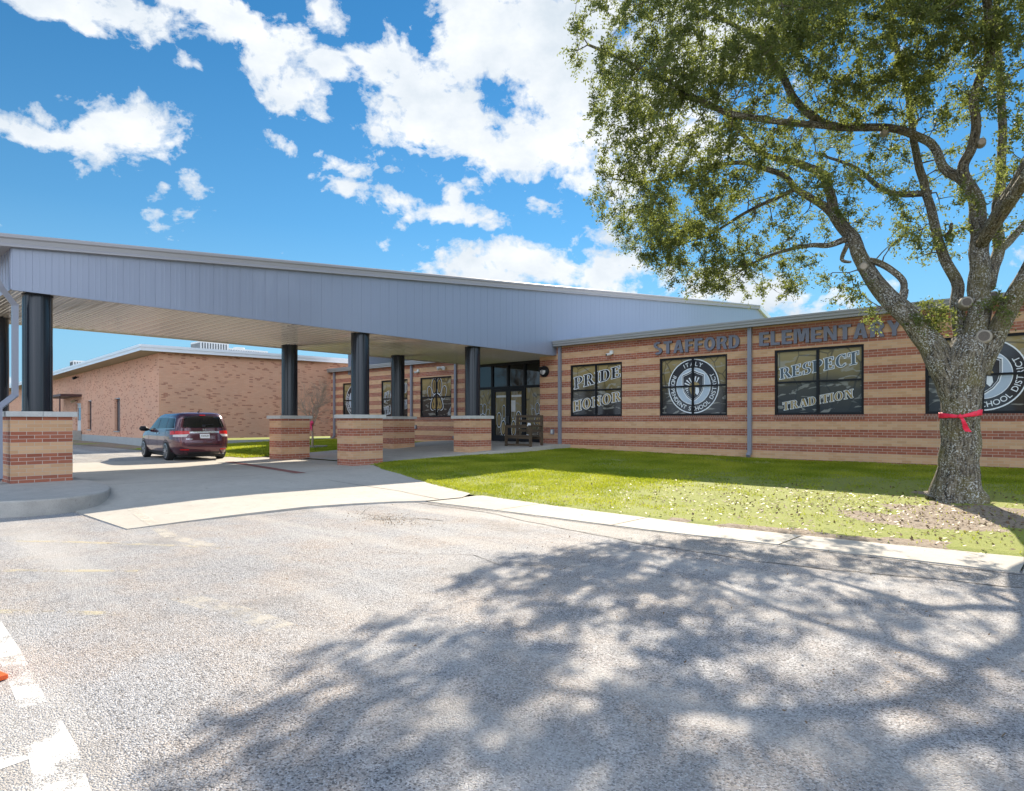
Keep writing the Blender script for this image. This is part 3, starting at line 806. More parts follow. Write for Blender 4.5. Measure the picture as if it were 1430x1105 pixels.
wn=[window(RW,a,b,1.84,4.0,YR) for a,b in wr]
def cor(Y,*pp):
    out=[]
    for x,y in pp: p=PY(x,y,Y); out.append((p.x,p.z))
    return out
serif_word('PRIDE',cor(Yp,(802,543.8),(801.8,527.8),(866.2,526.0),(866.2,511.0)),Yp,wn[0],'ink_black',name='upper_lettering')
serif_word('HONOR',cor(Yp,(799.8,575.4),(799.6,561),(867.4,559.6),(867.4,546.5)),Yp,wn[0],'ink_gold',name='lower_lettering')
emblem(wn[1],-11.0,2.92,1.0,Yp)
serif_word('RESPECT',cor(Yp,(1089,530),(1088.6,515),(1199.8,507.5),(1199.6,490)),Yp,wn[2],'ink_slate',name='upper_lettering')
serif_word('TRADITION',cor(Yp,(1093,573.4),(1092.7,562.5),(1192,555.4),(1191.7,543.4)),Yp,wn[2],'ink_gold',name='lower_lettering')
emblem(wn[3],-2.39,2.92,1.0,Yp)
# ---- sign letters on the wall
SG={'S':(.66,[('a',.33,.745,.31,.27,45,270,.21,.18),('a',.33,.27,.32,.285,-135,90,.21,.18)]),
'T':(.62,[rect(.20,0,.43,.81),rect(0,.81,.62,1)]),'A':(.74,[dia(.0,0,.25,1,.21),dia(.49,0,.30,1,.22),rect(.2,.20,.54,.35)]),
'F':(.56,[rect(0,0,.23,1),rect(.2,.81,.56,1),rect(.2,.43,.52,.58)]),'O':(.74,[('a',.37,.5,.37,.515,0,360,.23,.19)]),
'R':(.68,[rect(0,0,.23,1),rect(.2,.85,.40,1),rect(.2,.41,.40,.55),('a',.37,.705,.29,.295,-90,90,.22,.18),dia(.47,0,.33,.45,.21)]),
'D':(.68,[rect(0,0,.23,1),rect(.2,.85,.33,1),rect(.2,0,.33,.15),('a',.31,.5,.37,.5,-90,90,.23,.19)]),
'E':(.58,[rect(0,0,.23,1),rect(.2,.81,.58,1),rect(.2,.43,.54,.57),rect(.2,0,.58,.19)]),'L':(.54,[rect(0,0,.23,1),rect(.2,0,.54,.19)]),
'M':(.84,[rect(0,0,.19,1),rect(.65,0,.84,1),dia(.33,0.12,.17,1,.19),dia(.35,.12,.51,1,.19)]),
'N':(.68,[rect(0,0,.19,1),rect(.49,0,.68,1),dia(.47,0,.02,1,.20)]),'Y':(.70,[rect(.25,0,.45,.45),dia(.25,.38,.0,1,.21),dia(.24,.38,.49,1,.21)])}
def sign(word,x0,x1,label):
    t=thing('wall_lettering',((x0+x1)/2,YR,4.17),label,'sign','words of slate letters on the wing wall')
    gap=.09; tot=sum(SG[c][0] for c in word)+gap*(len(word)-1); s=(x1-x0)/tot; x=x0
    for c in word:
        w_,ps=SG[c]; m=MB()
        for j,p in enumerate(ps):
            yf=YR-.065-.0004*j; yb=YR-.02
            for q in piece(p,0):
                P=[(x+a*s,4.17+b*.47) for a,b in q]
                ar=sum(P[i][0]*P[(i+1)%4][1]-P[(i+1)%4][0]*P[i][1] for i in range(4))
                if ar<0: P=P[::-1]
                m.poly([(a,yf,b) for a,b in P])
                for i in range(4):
                    a,b=P[i],P[(i+1)%4]; m.poly([(a[0],yf,a[1]),(a[0],yb,a[1]),(b[0],yb,b[1]),(b[0],yf,b[1])],None,1)
        m.build('letter',[M['letter'],M['letter_edge']],t); x+=(w_+gap)*s
sign('STAFFORD',-12.56,-9.20,'slate letters reading STAFFORD above the round seal window')
sign('ELEMENTARY',-8.52,-4.30,'slate letters reading ELEMENTARY above the RESPECT TRADITION window')

# ---- left wing
LW=thing('brick_wing',(-30,YL,.4),'banded brick school wing seen behind the dark columns on the left side of the doors','building')
w=MB(); wl=[(-34.9,-32.4),(-30.91,-28.47),(-27.38,-24.86)]
wallY(w,YL,-36.3,-23.62,-.1,4.9,[(a,b,1.86,4.0) for a,b in wl])
w.poly([(-23.62,YL,-.1),(-23.62,YL+.3,-.1),(-23.62,YL+.3,4.9),(-23.62,YL,4.9)]); w.poly([(-36.3,YL+10,-.1),(-36.3,YL,-.1),(-36.3,YL,4.9),(-36.3,YL+10,4.9)])
w.build('wall',M['brick'],LW,uvoff=(.1,-CZ))
r=MB(); r.poly([(-36.7,YL-.2,4.93),(-23.5,YL-.2,4.93),(-23.5,YL+11,5.4),(-36.7,YL+11,5.4)]); r.build('roof',M['roofwhite'],LW)
gutter(LW,-36.75,-23.5,YL-.1,4.96,4.74,.22)
for x in (-35.75,-28.05,-24.47): downspout(LW,x,YL,.75 if x>-30 else .55,4.76)
wm=[window(LW,a,b,1.86,4.0,YL) for a,b in wl]; Yq=YL+.085
emblem(wm[0],-33.65,2.92,1.0,Yq)
serif_word('STAFFORD',[(-30.75,2.75),(-30.75,3.25),(-28.6,3.3),(-28.6,3.8)],Yq,wm[1],'ink_slate',name='upper_lettering')
serif_word('TRADITION',[(-30.75,1.98),(-30.75,2.42),(-28.6,2.38),(-28.6,2.84)],Yq,wm[1],'ink_slate',name='lower_lettering')
paw(wm[2],-26.1,2.98,1.02,Yq)
m=MB()
for k in range(3): m.poly([(-25.22+.10*k,Yq-.002,1.95),(-25.19+.10*k,Yq-.002,1.95),(-25.08+.10*k,Yq-.002,2.3+.1*k),(-25.10+.10*k,Yq-.002,2.3+.1*k)])
m.build('scratch_marks',M['ink_white'],wm[2])

# ---- glazed entrance
YE=22.92; X0,X1=-23.6,-18.26; ZT=4.46
EN=thing('glass_entrance',(-20.9,YE,.66),'black framed glass entrance with double doors and four high panes beneath the canopy','entrance')
def xe(px): return PY(px,589,YE).x
za=.665; zm=PY(700,541.8,YE).z; b0,b1=xe(688),xe(733.5); dm=xe(710.3)
fr=MB(); Y0=YE-.06
for x in (X0+.05,b0,b1,X1-.05,xe(710)): fr.box((x-.06,Y0,zm+.06),(x+.06,YE+.06,ZT))
for x in (X0+.05,b0,b1,X1-.05): fr.box((x-.06,Y0,za),(x+.06,YE+.06,zm-.06))
fr.box((X0,Y0-.003,zm-.06),(X1,YE+.06,zm+.06)); fr.box((X0,Y0-.003,ZT-.10),(X1,YE+.06,ZT+.02))
fr.box((X0+.11,Y0+.003,za),(b0-.06,YE+.05,za+.18)); fr.box((b1+.06,Y0+.003,za),(X1-.11,YE+.05,za+.18))
fr.build('frame',M['black'],EN)
for a,b in ((X0+.11,b0-.06),(b0+.06,xe(710)-.06),(xe(710)+.06,b1-.06),(b1+.06,X1-.11)):
    g=MB(); g.poly([(a,YE,zm+.06),(b,YE,zm+.06),(b,YE,ZT-.1),(a,YE,ZT-.1)]); g.build('transom_pane',M['glass'],EN)
for a,b in ((X0+.11,b0-.06),(b1+.06,X1-.11)):
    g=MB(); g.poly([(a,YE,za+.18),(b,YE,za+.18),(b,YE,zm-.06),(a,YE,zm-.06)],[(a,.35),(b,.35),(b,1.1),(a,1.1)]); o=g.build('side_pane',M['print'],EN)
    paw(o,(a+b)/2+(.3 if a<-20 else -.3)*0,zm-1.35,.62,YE)
for k,(a,b) in enumerate(((b0+.065,dm-.006),(dm+.006,b1-.065))):
    d=MB(); z0,z1=za+.02,zm-.07; s=.13
    d.box((a,Y0+.01,z0),(a+s,YE+.03,z1)); d.box((b-s,Y0+.01,z0),(b,YE+.03,z1)); d.box((a+s,Y0+.012,z1-.13),(b-s,YE+.03,z1)); d.box((a+s,Y0+.012,z0),(b-s,YE+.03,z0+.27))
    do=d.build('door',M['black'],EN)
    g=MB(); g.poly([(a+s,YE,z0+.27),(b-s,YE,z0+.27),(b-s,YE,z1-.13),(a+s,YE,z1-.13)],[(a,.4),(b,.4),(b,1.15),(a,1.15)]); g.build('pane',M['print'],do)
    h=MB(); hx=b-.06 if k==0 else a+.06; h.bar((hx,Y0-.05,z0+.85),(hx,Y0-.05,z0+1.2),.03,.03); h.bar((hx,Y0+.01,z0+.87),(hx,Y0-.05,z0+.87),.02,.02); h.bar((hx,Y0+.01,z0+1.18),(hx,Y0-.05,z0+1.18),.02,.02)
    h.build('handle',M['unit_dark'],do)
    cxx=(a+b)/2
    W=MB();K=MB();G=MB()
    for i,(ox,oz,rx,rz) in enumerate(((-.13,1.02,.14,.34),(.20,1.40,.10,.32),(.16,.62,.15,.36)) if k==0 else ((.14,1.02,.16,.38),(-.22,1.40,.08,.3),(-.18,.62,.13,.36))):
        pts=[(cxx+ox+rx*math.cos(2*PI*q/12),z0+oz+rz*math.sin(2*PI*q/12)) for q in range(12)]
        pts=[(min(max(x,a+s+.01),b-s-.01),z) for x,z in pts]
        y=YE-.0005*i; blob(W,scaled(pts,1.12,1.16),y-.002); blob(K,scaled(pts,1.02),y-.004); blob(G,scaled(pts,.82,.74),y-.006)
        K.poly([(cxx+ox-.02,y-.008,z0+oz-.2),(cxx+ox+.02,y-.008,z0+oz-.1),(cxx+ox+.01,y-.008,z0+oz+.22),(cxx+ox-.015,y-.008,z0+oz+.1)])
    W.build('paw_outline',M['ink_white'],do);K.build('paw_edging',M['ink_black'],do);G.build('paw_print',M['ink_gold'],do)  # black layer is printed ink edging and strokes
    p=MB(); p.box((a+s+.06,YE-.014,z1-.40),(b-s-.02,YE-.010,z1-.30)); 
    if k==1: p.box((a+s+.05,YE-.014,z1-1.10),(a+s+.32,YE-.010,z1-.56))
    p.build('notice',M['paper'],do)
dk=MB(); dk.poly([(X0,YE+1.5,0),(X1,YE+1.5,0),(X1,YE+1.5,ZT),(X0,YE+1.5,ZT)]); dk.build('interior_back',M['dark'],EN)

# ---- canopy with its tall steel side
XF,XB,ZS=-17.3,-23.45,4.485; Y0c=3.0
def top(y): return CZ+4.013+.0965*(y-2.99)
CA=thing('entrance_canopy',(-20,12,.23),'long blue grey steel canopy on six dark round columns and brick piers over the drive','canopy')
YRdg=44.0
m=MB(); y=Y0c; pw=.3556
while y<47:
    y1=min(y+pw,47)
    def tt(v): return (top(v) if v<YRdg else top(YRdg)-.29*(v-YRdg))-.05
    # flat pan, two faint stiffening ribs and the seam groove
    xs=[(y,XF),(y+.008,XF+.0),(y+.012,XF+.0)]
    seg=[(0,-.006),(.006,-.006),(.009,0),(.115,0),(.122,.0015),(.135,.0015),(.142,0),(.218,0),(.225,.0015),(.238,.0015),(.245,0),(.3556,0)]
    for (a,da),(b,db) in zip(seg,seg[1:]):
        if y+a>=y1: break
        m.poly([(XF+da,y+a,ZS),(XF+db,y+b,ZS),(XF+db,y+b,tt(y+b)),(XF+da,y+a,tt(y+a))])
    m.poly([(XF,y,ZS),(XF-.006,y,ZS),(XF-.006,y,tt(y)),(XF,y,tt(y))])
    y=y1
# lower edge flashing
m.box((XF-.05,Y0c,ZS-.03),(XF+.012,21.65,ZS+.0)) 
m.build('fascia',M['fascia'],CA)
# end face (catches the open sky) and back face
m=MB()
x=XB
while x<XF-.01:
    x1=min(x+.3,XF); m.poly([(x,Y0c,ZS),(x1-.03,Y0c,ZS),(x1-.03,Y0c,top(Y0c)-.1),(x,Y0c,top(Y0c)-.1)]); m.poly([(x1-.03,Y0c,ZS),(x1-.015,Y0c-.02,ZS),(x1-.015,Y0c-.02,top(Y0c)-.1),(x1-.03,Y0c,top(Y0c)-.1)])
    m.poly([(x1-.015,Y0c-.02,ZS),(x1,Y0c,ZS),(x1,Y0c,top(Y0c)-.1),(x1-.015,Y0c-.02,top(Y0c)-.1)]); x=x1
m.build('end_panel',M['fascia'],CA)
m=MB(); m.poly([(XB,22.4,ZS),(XB,Y0c,ZS),(XB,Y0c,top(Y0c)-.05),(XB,22.4,top(22.4)-.05)]); m.poly([(-34,47,4.5),(-34,22.4,4.5),(-34,22.4,top(22.4)-.05),(-34,44,top(44)-.05),(-34,47,top(44)-.9)])
m.build('back_panel',M['fascia'],CA)
# roof
m=MB(); m.poly([(XF+.12,2.3,top(2.3)),(XF+.12,22.4,top(22.4)),(XB-.1,22.4,top(22.4)),(XB-.1,2.3,top(2.3))][::-1])
m.poly([(XF+.12,22.4,top(22.4)),(XF+.12,YRdg,top(YRdg)),(-34,YRdg,top(YRdg)),(-34,22.4,top(22.4))][::-1])
m.poly([(XF+.12,YRdg,top(YRdg)),(XF+.12,47.2,top(YRdg)-.93),(-34,47.2,top(YRdg)-.93),(-34,YRdg,top(YRdg))][::-1])
m.build('roof',M['white_metal'],CA)
# rake trim: stepped profile following the slope
m=MB(); prof=[(.0,0),(.13,0),(.15,-.02),(.15,-.08),(.12,-.11),(.11,-.20),(.13,-.235),(.13,-.27),(0,-.27)]
def sweep(ya,yb,za_,zb_):
    n=len(prof)
    for i in range(n):
        a,b=prof[i],prof[(i+1)%n]
        m.poly([(XF+.004+a[0],ya,za_+a[1]),(XF+.004+a[0],yb,zb_+a[1]),(XF+.004+b[0],yb,zb_+b[1]),(XF+.004+b[0],ya,za_+b[1])])
    m.poly([(XF+.004+a,ya,za_+b) for a,b in prof]); m.poly([(XF+.004+a,yb,zb_+b) for a,b in prof][::-1])
sweep(2.3,YRdg,top(2.3),top(YRdg)); 
m.build('rake_trim',M['trim'],CA)
m=MB(); prof=[(.0,0),(.16,0),(.16,-.3),(0,-.3)]; sweep(YRdg+.02,47.2,top(YRdg)+.0,top(YRdg)-.93); m.build('eave_trim',M['white_metal'],CA)
m=MB(); prof=[(0,0)]
m.box((XF+.10,2.22,top(2.3)-.25),(XB-.1,2.38,top(2.3)-.01)); m.poly([(XF+.1,2.38,top(2.3)-.24),(XB-.1,2.38,top(2.3)-.24),(XB-.1,Y0c,top(2.3)-.2),(XF+.1,Y0c,top(2.3)-.2)])
m.build('eave_gutter',M['trim'],CA)
# soffit of ribbed pans running across the canopy
m=MB(); y=Y0c; i=0
while y<YE-.05:
    e=min(y+.30,YE-.05)
    prof=[(0,0),(.015,.035),(.045,.035),(.06,0),(.135,0),(.143,-.010),(.150,-.010),(.158,0),(.225,0),(.233,-.010),(.240,-.010),(.248,0),(.30,0)]
    xb=XB if e<22.4 else -23.6
    for (a,da),(b,db) in zip(prof,prof[1:]):
        if y+a>=YE-.05: break
        m.poly([(XF-.02,y+a,ZS+da),(xb,y+a,ZS+da),(xb,y+b,ZS+db),(XF-.02,y+b,ZS+db)])
    y=e
m.build('soffit',M['soffit'],CA)
m=MB(); m.poly([(XB+.0,Y0c,ZS+.06),(XF-.05,Y0c,ZS+.06),(XF-.05,22.4,ZS+.06),(XB,22.4,ZS+.06)]); m.build('soffit_deck',M['dark'],CA)
m=MB(); m.box((XB-.02,Y0c,ZS-.03),(XB+.06,22.4,ZS+.12)); m.build('soffit_edge_trim',M['soffit'],CA)
# piers, caps and columns
protos={}
def col_pair(xr,y0,zb,brick_top,proto=None):
    w_,d_=.889,1.143
    m=MB(); x0=xr-w_
    m.poly([(x0,y0,zb),(xr,y0,zb),(xr,y0,brick_top),(x0,y0,brick_top)],[(0,zb),(w_,zb),(w_,brick_top),(0,brick_top)])
    m.poly([(xr,y0,zb),(xr,y0+d_,zb),(xr,y0+d_,brick_top),(xr,y0,brick_top)],[(w_+.0,zb),(w_+1.0165,zb),(w_+1.0165,brick_top),(w_,brick_top)])
    m.poly([(xr,y0+d_,zb),(x0,y0+d_,zb),(x0,y0+d_,brick_top),(xr,y0+d_,brick_top)],[(.1,zb),(w_,zb),(w_,brick_top),(.1,brick_top)])
    m.poly([(x0,y0+d_,zb),(x0,y0,zb),(x0,y0,brick_top),(x0,y0+d_,brick_top)],[(0,zb),(1.0165,zb),(1.0165,brick_top),(0,brick_top)])
    # shift the courses so that the top row is a single red one
    off=-(1.73-.0813) if True else 0
    m.uv=[[(a,b-(brick_top-.0813)) for a,b in q] for q in m.uv]
    p=m.build('brick_pier',M['pier_brick'],CA)
    c=MB(); o=.075; c.box((x0-o,y0-o,brick_top),(xr+o,y0+d_/2-.004,brick_top+.115)); c.box((x0-o,y0+d_/2+.004,brick_top),(xr+o,y0+d_+o,brick_top+.115)); c.box((x0,y0+.2,brick_top+.002),(xr,y0+d_-.2,brick_top+.11))
    c.build('pier_cap',M['cap'],p,bevel=.012)
    cx,cy=(x0+xr)/2,y0+d_/2; r=.285
    k=MB(); n=48; zt=ZS+.01; z0=brick_top+.11
    ring=[]
    for q in range(n):
        a=2*PI*q/n; rr=r
        ring.append((cx+rr*math.cos(a),cy+rr*math.sin(a)))
    for q in range(n):
        a,b=ring[q],ring[(q+1)%n]; k.poly([(*a,z0),(*b,z0),(*b,zt),(*a,zt)])
    o2=k.build('column',M['column'],CA,smooth=True,weld=True)
    s=MB()
    for ang in (-2.2,-.75,.8,2.4): 
        s=MB(); px,py=cx+r*math.cos(ang),cy+r*math.sin(ang); s.bar((px,py,z0),(px,py,zt-.01),.012,.010)
        s.build('seam',M['column'],o2)
    for q0,q1 in ((zt-.05,zt),(z0,z0+.03)):
        b=MB(); b.tube([(cx,cy,q0),(cx,cy,q1)],r+.012,40); b.build('collar',M['column'],o2)
for xr,yy,zb in ((-17.35,2.98,.2),(-17.35,11.61,.1),(-17.35,16.70,.2),(-22.05,2.98,.2),(-22.05,11.70,.1),(-22.05,16.75,.3)):
    col_pair(xr,yy,zb,1.73)
# downspout at the near corner
m=MB(); P=[(-17.38,2.62,5.33),(-17.38,2.66,4.85),(-17.45,2.84,4.50),(-17.57,3.10,4.17),(-17.57,3.10,2.20),(-17.46,2.80,1.92),(-17.42,2.80,.42),(-17.35,2.66,.31)]
for a,b in zip(P,P[1:]): 
    d=(Vector(b)-Vector(a)).normalized()*.03; m.bar(Vector(a)-d,Vector(b)+d,.13,.11,up=(0,1,0))
m.build('downspout',M['pipe'],CA,bevel=.015)

# ---- small things on the walls
def camera(x,y,z,label,grp='white security cameras'):
    t=thing('security_camera',(x,y,z),label,'security camera',grp)
    m=MB(); m.box((x-.07,y-.09,z-.05),(x+.07,y,z+.09)); m.build('mount',M['cam_white'],t,bevel=.01)
    m=MB(); m.tube([(x-.03,y-.05,z-.04),(x-.12,y-.24,z-.09)],.055,12); m.build('housing',M['cam_white'],t)
    m=MB(); m.tube([(x-.12,y-.24,z-.09),(x-.125,y-.25,z-.093)],.042,12); m.build('lens',M['black'],t)
    return t
p=PY(855,493,YR); camera(p.x,YR,p.z,'small white security camera on the brick above the PRIDE HONOR window')
p=PY(585,518.5,YL); camera(p.x,YL,p.z,'single white security camera left of the floodlight above the paw print window')
p=PY(620,514,YL); t=thing('floodlight',(p.x,YL,p.z),'white twin floodlight on the brick above the paw print window','light')
for dx in (-.16,.16):
    m=MB(); m.tube([(p.x+dx*.4,YL-.08,p.z+.02),(p.x+dx,YL-.16,p.z)],.03,8); m.tube([(p.x+dx*.9,YL-.10,p.z+.02),(p.x+dx*1.5,YL-.26,p.z-.04)],[.06,.10],14); m.build('lamp_head',M['cam_white'],t)
m=MB(); m.box((p.x-.1,YL-.09,p.z-.06),(p.x+.1,YL,p.z+.09)); m.build('mount',M['cam_white'],t,bevel=.01)
p=PY(761,519,YR); t=thing('wall_lamp',(p.x,YR,p.z),'round black wall lamp on the brick right of the entrance','lamp')
m=MB(); m.tube([(p.x,YR,p.z),(p.x,YR-.09,p.z)],[.24,.24],32); m.tube([(p.x,YR-.09,p.z),(p.x,YR-.16,p.z)],[.235,.18],32); m.build('housing',M['black'],t,smooth=False)
m=MB(); m.tube([(p.x,YR-.161,p.z),(p.x,YR-.20,p.z)],[.15,.09],24); m.build('lens',M['clear_lens'],t)
m=MB(); m.bar((p.x,YR-.21,p.z-.17),(p.x,YR-.21,p.z+.17),.02,.012); m.box((p.x-.20,YR-.20,p.z+.04),(p.x+.20,YR-.165,p.z+.20)); m.build('guard',M['black'],t)
def ubox(x,y,z,w,h,label):
    t=thing('utility_box',(x,y,z),label,'electrical box','small grey electrical boxes')
    m=MB(); m.box((x-w/2,y-.10,z-h/2),(x+w/2,y,z+h/2)); m.build('case',M['pipe'],t,bevel=.012)
    m=MB(); m.box((x-w/2+.02,y-.108,z-h/2+.03),(x+w/2-.02,y-.10,z+h/2-.03)); m.build('cover',M['unit'],t)
p=PY(772.5,603,YR); ubox(p.x,YR,p.z,.14,.22,'small grey electrical box low on the brick beside the bench')
p=PY(581,596.5,YL); ubox(p.x,YL,p.z,.15,.20,'small pale electrical box low on the brick under the paw print window')

# ---- bench (faces the camera side, backrest towards the doors)
bx0,bx1,by0,by1,bz=-18.15,-16.82,19.55,20.25,.60
BE=thing('wooden_bench',((bx0+bx1)/2,(by0+by1)/2,bz),'dark weathered wooden bench with slatted back standing beside the entrance doors','bench')
def leg(x,y,h): 
    m=MB(); m.box((x-.045,y-.045,bz),(x+.045,y+.045,bz+h)); m.build('leg',M['wood'],BE,bevel=.006)
for x in (bx0,bx1): leg(x,by0,.84); leg(x,by1,1.28)
m=MB()
for k in range(5): m.box((bx0+.05,by0+.0+.14*k-.04,bz+.43),(bx1-.05,by0+.14*k+.085-.04,bz+.465))
m.build('seat',M['wood'],BE)
m=MB()
for z in (.60,.80,1.0,1.19): m.box((bx0+.046,by1-.045,bz+z),(bx1-.046,by1-.015,bz+z+.10))
m.box((bx0+.046,by1-.04,bz+.30),(bx1-.046,by1-.012,bz+.40)); m.build('backrest',M['wood'],BE)
for x in (bx0,bx1):
    m=MB(); m.box((x-.06,by0-.08,bz+.84),(x+.06,by1-.046,bz+.875)); m.build('armrest',M['wood'],BE)
m=MB(); m.box((bx0+.046,by0-.03,bz+.33),(bx1-.046,by0+.0,bz+.43)); m.box((bx0+.046,by0-.03,bz+.76),(bx1-.046,by0,bz+.84)); m.box((bx0+.046,by0-.03,bz+.04),(bx1-.046,by0,bz+.12)); m.build('front_rail',M['wood'],BE)
m=MB(); m.poly([((bx0+bx1)/2+a,by1-.047,bz+b) for a,b in ((-.1,.82),(.02,.74),(.14,.80),(.10,.96),(-.04,.97))]); m.poly([((bx0+bx1)/2+a,by1-.052,bz+b) for a,b in ((-.12,.50),(.0,.34),(.1,.38),(.06,.46))]); m.build('painted_mark',M['ink_white'],BE)

# ---- far building
FB=thing('flat_roof_building',(-40,14,.3),'rust brick building with overhanging white roof edge behind the parked minivan','building')
A=Vector((-36.13,12.39)); dl=Vector((-.9977,.067)).normalized(); nl=Vector((-.067,-.9977)).normalized()
if nl.dot(Vector((0,-1)))<0: nl=-nl
B=Vector((-36.35,34)); L=95
def fl(s,o=0): q=A+dl*s+nl*o; return (q.x,q.y)
def sl(px,py=590):   # parameter along the left face for a pixel column
    a,b,v=ray(px,py); # solve a*t=A.x+dl.x*s ; b*t=A.y+dl.y*s
    det=a*(-dl.y)-b*(-dl.x); t=(A.x*(-dl.y)-A.y*(-dl.x))/det; s=(a*A.y-b*A.x)/det
    return s,CZ+v*t
zt=5.20
ww=[(sl(167.7)[0],sl(160)[0],sl(162,602)[1],sl(162,556.5)[1]),(sl(127.7)[0],sl(122.3)[0],sl(123,600)[1],sl(123,560)[1]),(sl(113)[0],sl(105.7)[0],sl(108,604)[1],sl(108,564)[1])]
m=MB(); f0=.70
xs=sorted({0,L,*[q for a in ww for q in a[:2]]})
for a,b in zip(xs,xs[1:]):
    op=[w_ for w_ in ww if w_[0]<(a+b)/2<w_[1]]
    spans=[(f0,zt)] if not op else [(f0,op[0][2]),(op[0][3],zt)]
    for c,d in spans:
        m.poly([(*fl(b),c),(*fl(a),c),(*fl(a),d),(*fl(b),d)],[(-b,c),(-a,c),(-a,d),(-b,d)])
for a,b,c,d in ww:
    for s in (a,b): m.poly([(*fl(s),c),(*fl(s),d),(*fl(s,-.25),d),(*fl(s,-.25),c)])
m.poly([(A.x,A.y,f0),(B.x,B.y,f0),(B.x,B.y,5.5),(A.x,A.y,5.25)],[(0,f0),(21.6,f0),(21.6,5.5),(0,5.25)])
m.build('wall',M['far_brick'],FB)
for (a,b,c,d) in ww[:2]:
    m=MB(); 
    for s0,s1,c0,d0 in ((a,a+.07,c,d),(b-.07,b,c,d),(a+.07,b-.07,c,c+.08),(a+.07,b-.07,d-.08,d)):
        m.poly([(*fl(s1,-.14),c0),(*fl(s0,-.14),c0),(*fl(s0,-.14),d0),(*fl(s1,-.14),d0)])
    o=m.build('window',M['brown'],FB); m=MB(); m.poly([(*fl(b,-.17),c),(*fl(a,-.17),c),(*fl(a,-.17),d),(*fl(b,-.17),d)]); m.build('pane',M['glass_blue'],o)
    m=MB(); q0,q1=fl(a-.05,.05),fl(b+.05,.05); m.poly([(*q1,c-.06),(*q0,c-.06),(*q0,c),(*q1,c)]); m.poly([(*q1,c),(*q0,c),(*fl(a-.05,-.14),c),(*fl(b+.05,-.14),c)]); m.build('sill',M['found'],o)
a,b,c,d=ww[2]; m=MB(); m.poly([(*fl(b,-.12),c),(*fl(a,-.12),c),(*fl(a,-.12),d),(*fl(b,-.12),d)]); o=m.build('door',M['unit'],FB)
m=MB(); m.poly([(*fl(b-.3,-.10),c+.9),(*fl(a+.3,-.10),c+.9),(*fl(a+.3,-.10),d-.3),(*fl(b-.3,-.10),d-.3)]); m.build('pane',M['glass_blue'],o)
m=MB(); q=.04
for P0,P1,z0,z1 in ((fl(-.02,q),fl(L,q),-.1,f0),):
    m.poly([(*P1,z0),(*P0,z0),(*P0,z1),(*P1,z1)]); m.poly([(*P1,z1),(*P0,z1),(*fl(0),z1),(*fl(L),z1)])
m.poly([(A.x+q,A.y-q,-.1),(B.x+q,B.y,-.1),(B.x+q,B.y,f0-.12),(A.x+q,A.y-q,f0-.12)])
m.build('foundation',M['found'],FB)
# roof slab with overhang on the left face
m=MB(); e0=Vector(fl(-.15,1.0)); R=[(e0.x+.35,e0.y),(B.x+.25,B.y),(B.x-30,B.y),(*fl(L,1.0),)]
zb1,zt1=5.22,5.52; rise=[0,.3,.3,0]
top_=[(p[0],p[1],zt1+r_) for p,r_ in zip(R,rise)]; bot=[(p[0],p[1],zb1+r_) for p,r_ in zip(R,rise)]
m.poly(top_); 
for i in range(4):
    j=(i+1)%4; m.poly([bot[i],bot[j],top_[j],top_[i]])
for i in (0,3):   # lower drip strip, proud of the fascia
    j=(i+1)%4
    p,q_=Vector(bot[i]),Vector(bot[j]); dn=(q_-p).cross(Vector((0,0,1))).normalized()*.04
    m.poly([p+dn+Vector((0,0,.17)),q_+dn+Vector((0,0,.17)),q_+dn+Vector((0,0,.31)),p+dn+Vector((0,0,.31))]); m.poly([p+dn+Vector((0,0,.17)),q_+dn+Vector((0,0,.17)),q_+Vector((0,0,.17)),p+Vector((0,0,.17))])
m.build('roof_edge',M['white_metal'],FB)
m=MB(); m.poly([(p[0],p[1],p[2]) for p in bot][::-1]); m.build('eave_soffit',M['tan_soffit'],FB)
m=MB(); s0,z_=sl(321); 
yj=PX(321,589,-36.2).x; m.box((-36.3,yj-.012,.7),(-36.155+.02,yj+.012,5.3)); m.build('control_joint',M['joint'],FB)
# awning, step and lights at the side door
s0=sl(114.3)[0]; za_=sl(100,555)[1]
m=MB(); P=[fl(s0,0),fl(s0,1.3),fl(s0+7,1.3),fl(s0+7,0)]
m.poly([(*p,za_+.12) for p in P][::-1]); m.poly([(*p,za_-.04) for p in P])
for i in range(4): j=(i+1)%4; m.poly([(*P[i],za_-.04),(*P[j],za_-.04),(*P[j],za_+.12),(*P[i],za_+.12)])
o=m.build('awning',M['brown'],FB)
m=MB(); 
for ds in (.9,5.5): q=fl(s0+ds,1.2); m.tube([(*q,.3),(*q,za_)],.05,8)
m.build('awning_post',M['brown'],o)
m=MB(); P=[fl(s0-.1,0.05),fl(s0-.1,1.2),fl(s0+2.6,1.2),fl(s0+2.6,.05)]; m.poly([(*p,.95) for p in P][::-1])
for i in range(4): j=(i+1)%4; m.poly([(*P[i],0),(*P[j],0),(*P[j],.95),(*P[i],.95)])
m.build('step',M['kerb'],FB)
def wl_(px,py,label,cat,nm,mat):
    s,z=sl(px,py); t=thing(nm,(*fl(s),z),label,cat)
    q=fl(s,.0); q2=fl(s,.22); m=MB(); m.bar((*q,z),(*q2,z),.05,.05); m.build('arm',M['black'],t)
    m=MB(); m.bar((*fl(s,.15),z),(*fl(s,.38),z-.12),.26,.18); m.build('lamp_head',mat,t,bevel=.02)
wl_(110,527,'black floodlight high on the far brick wall above the awning','light','floodlight',M['black'])
wl_(108,559.5,'small cream lamp over the side door under the brown awning','lamp','door_lamp',M['tan_soffit'])
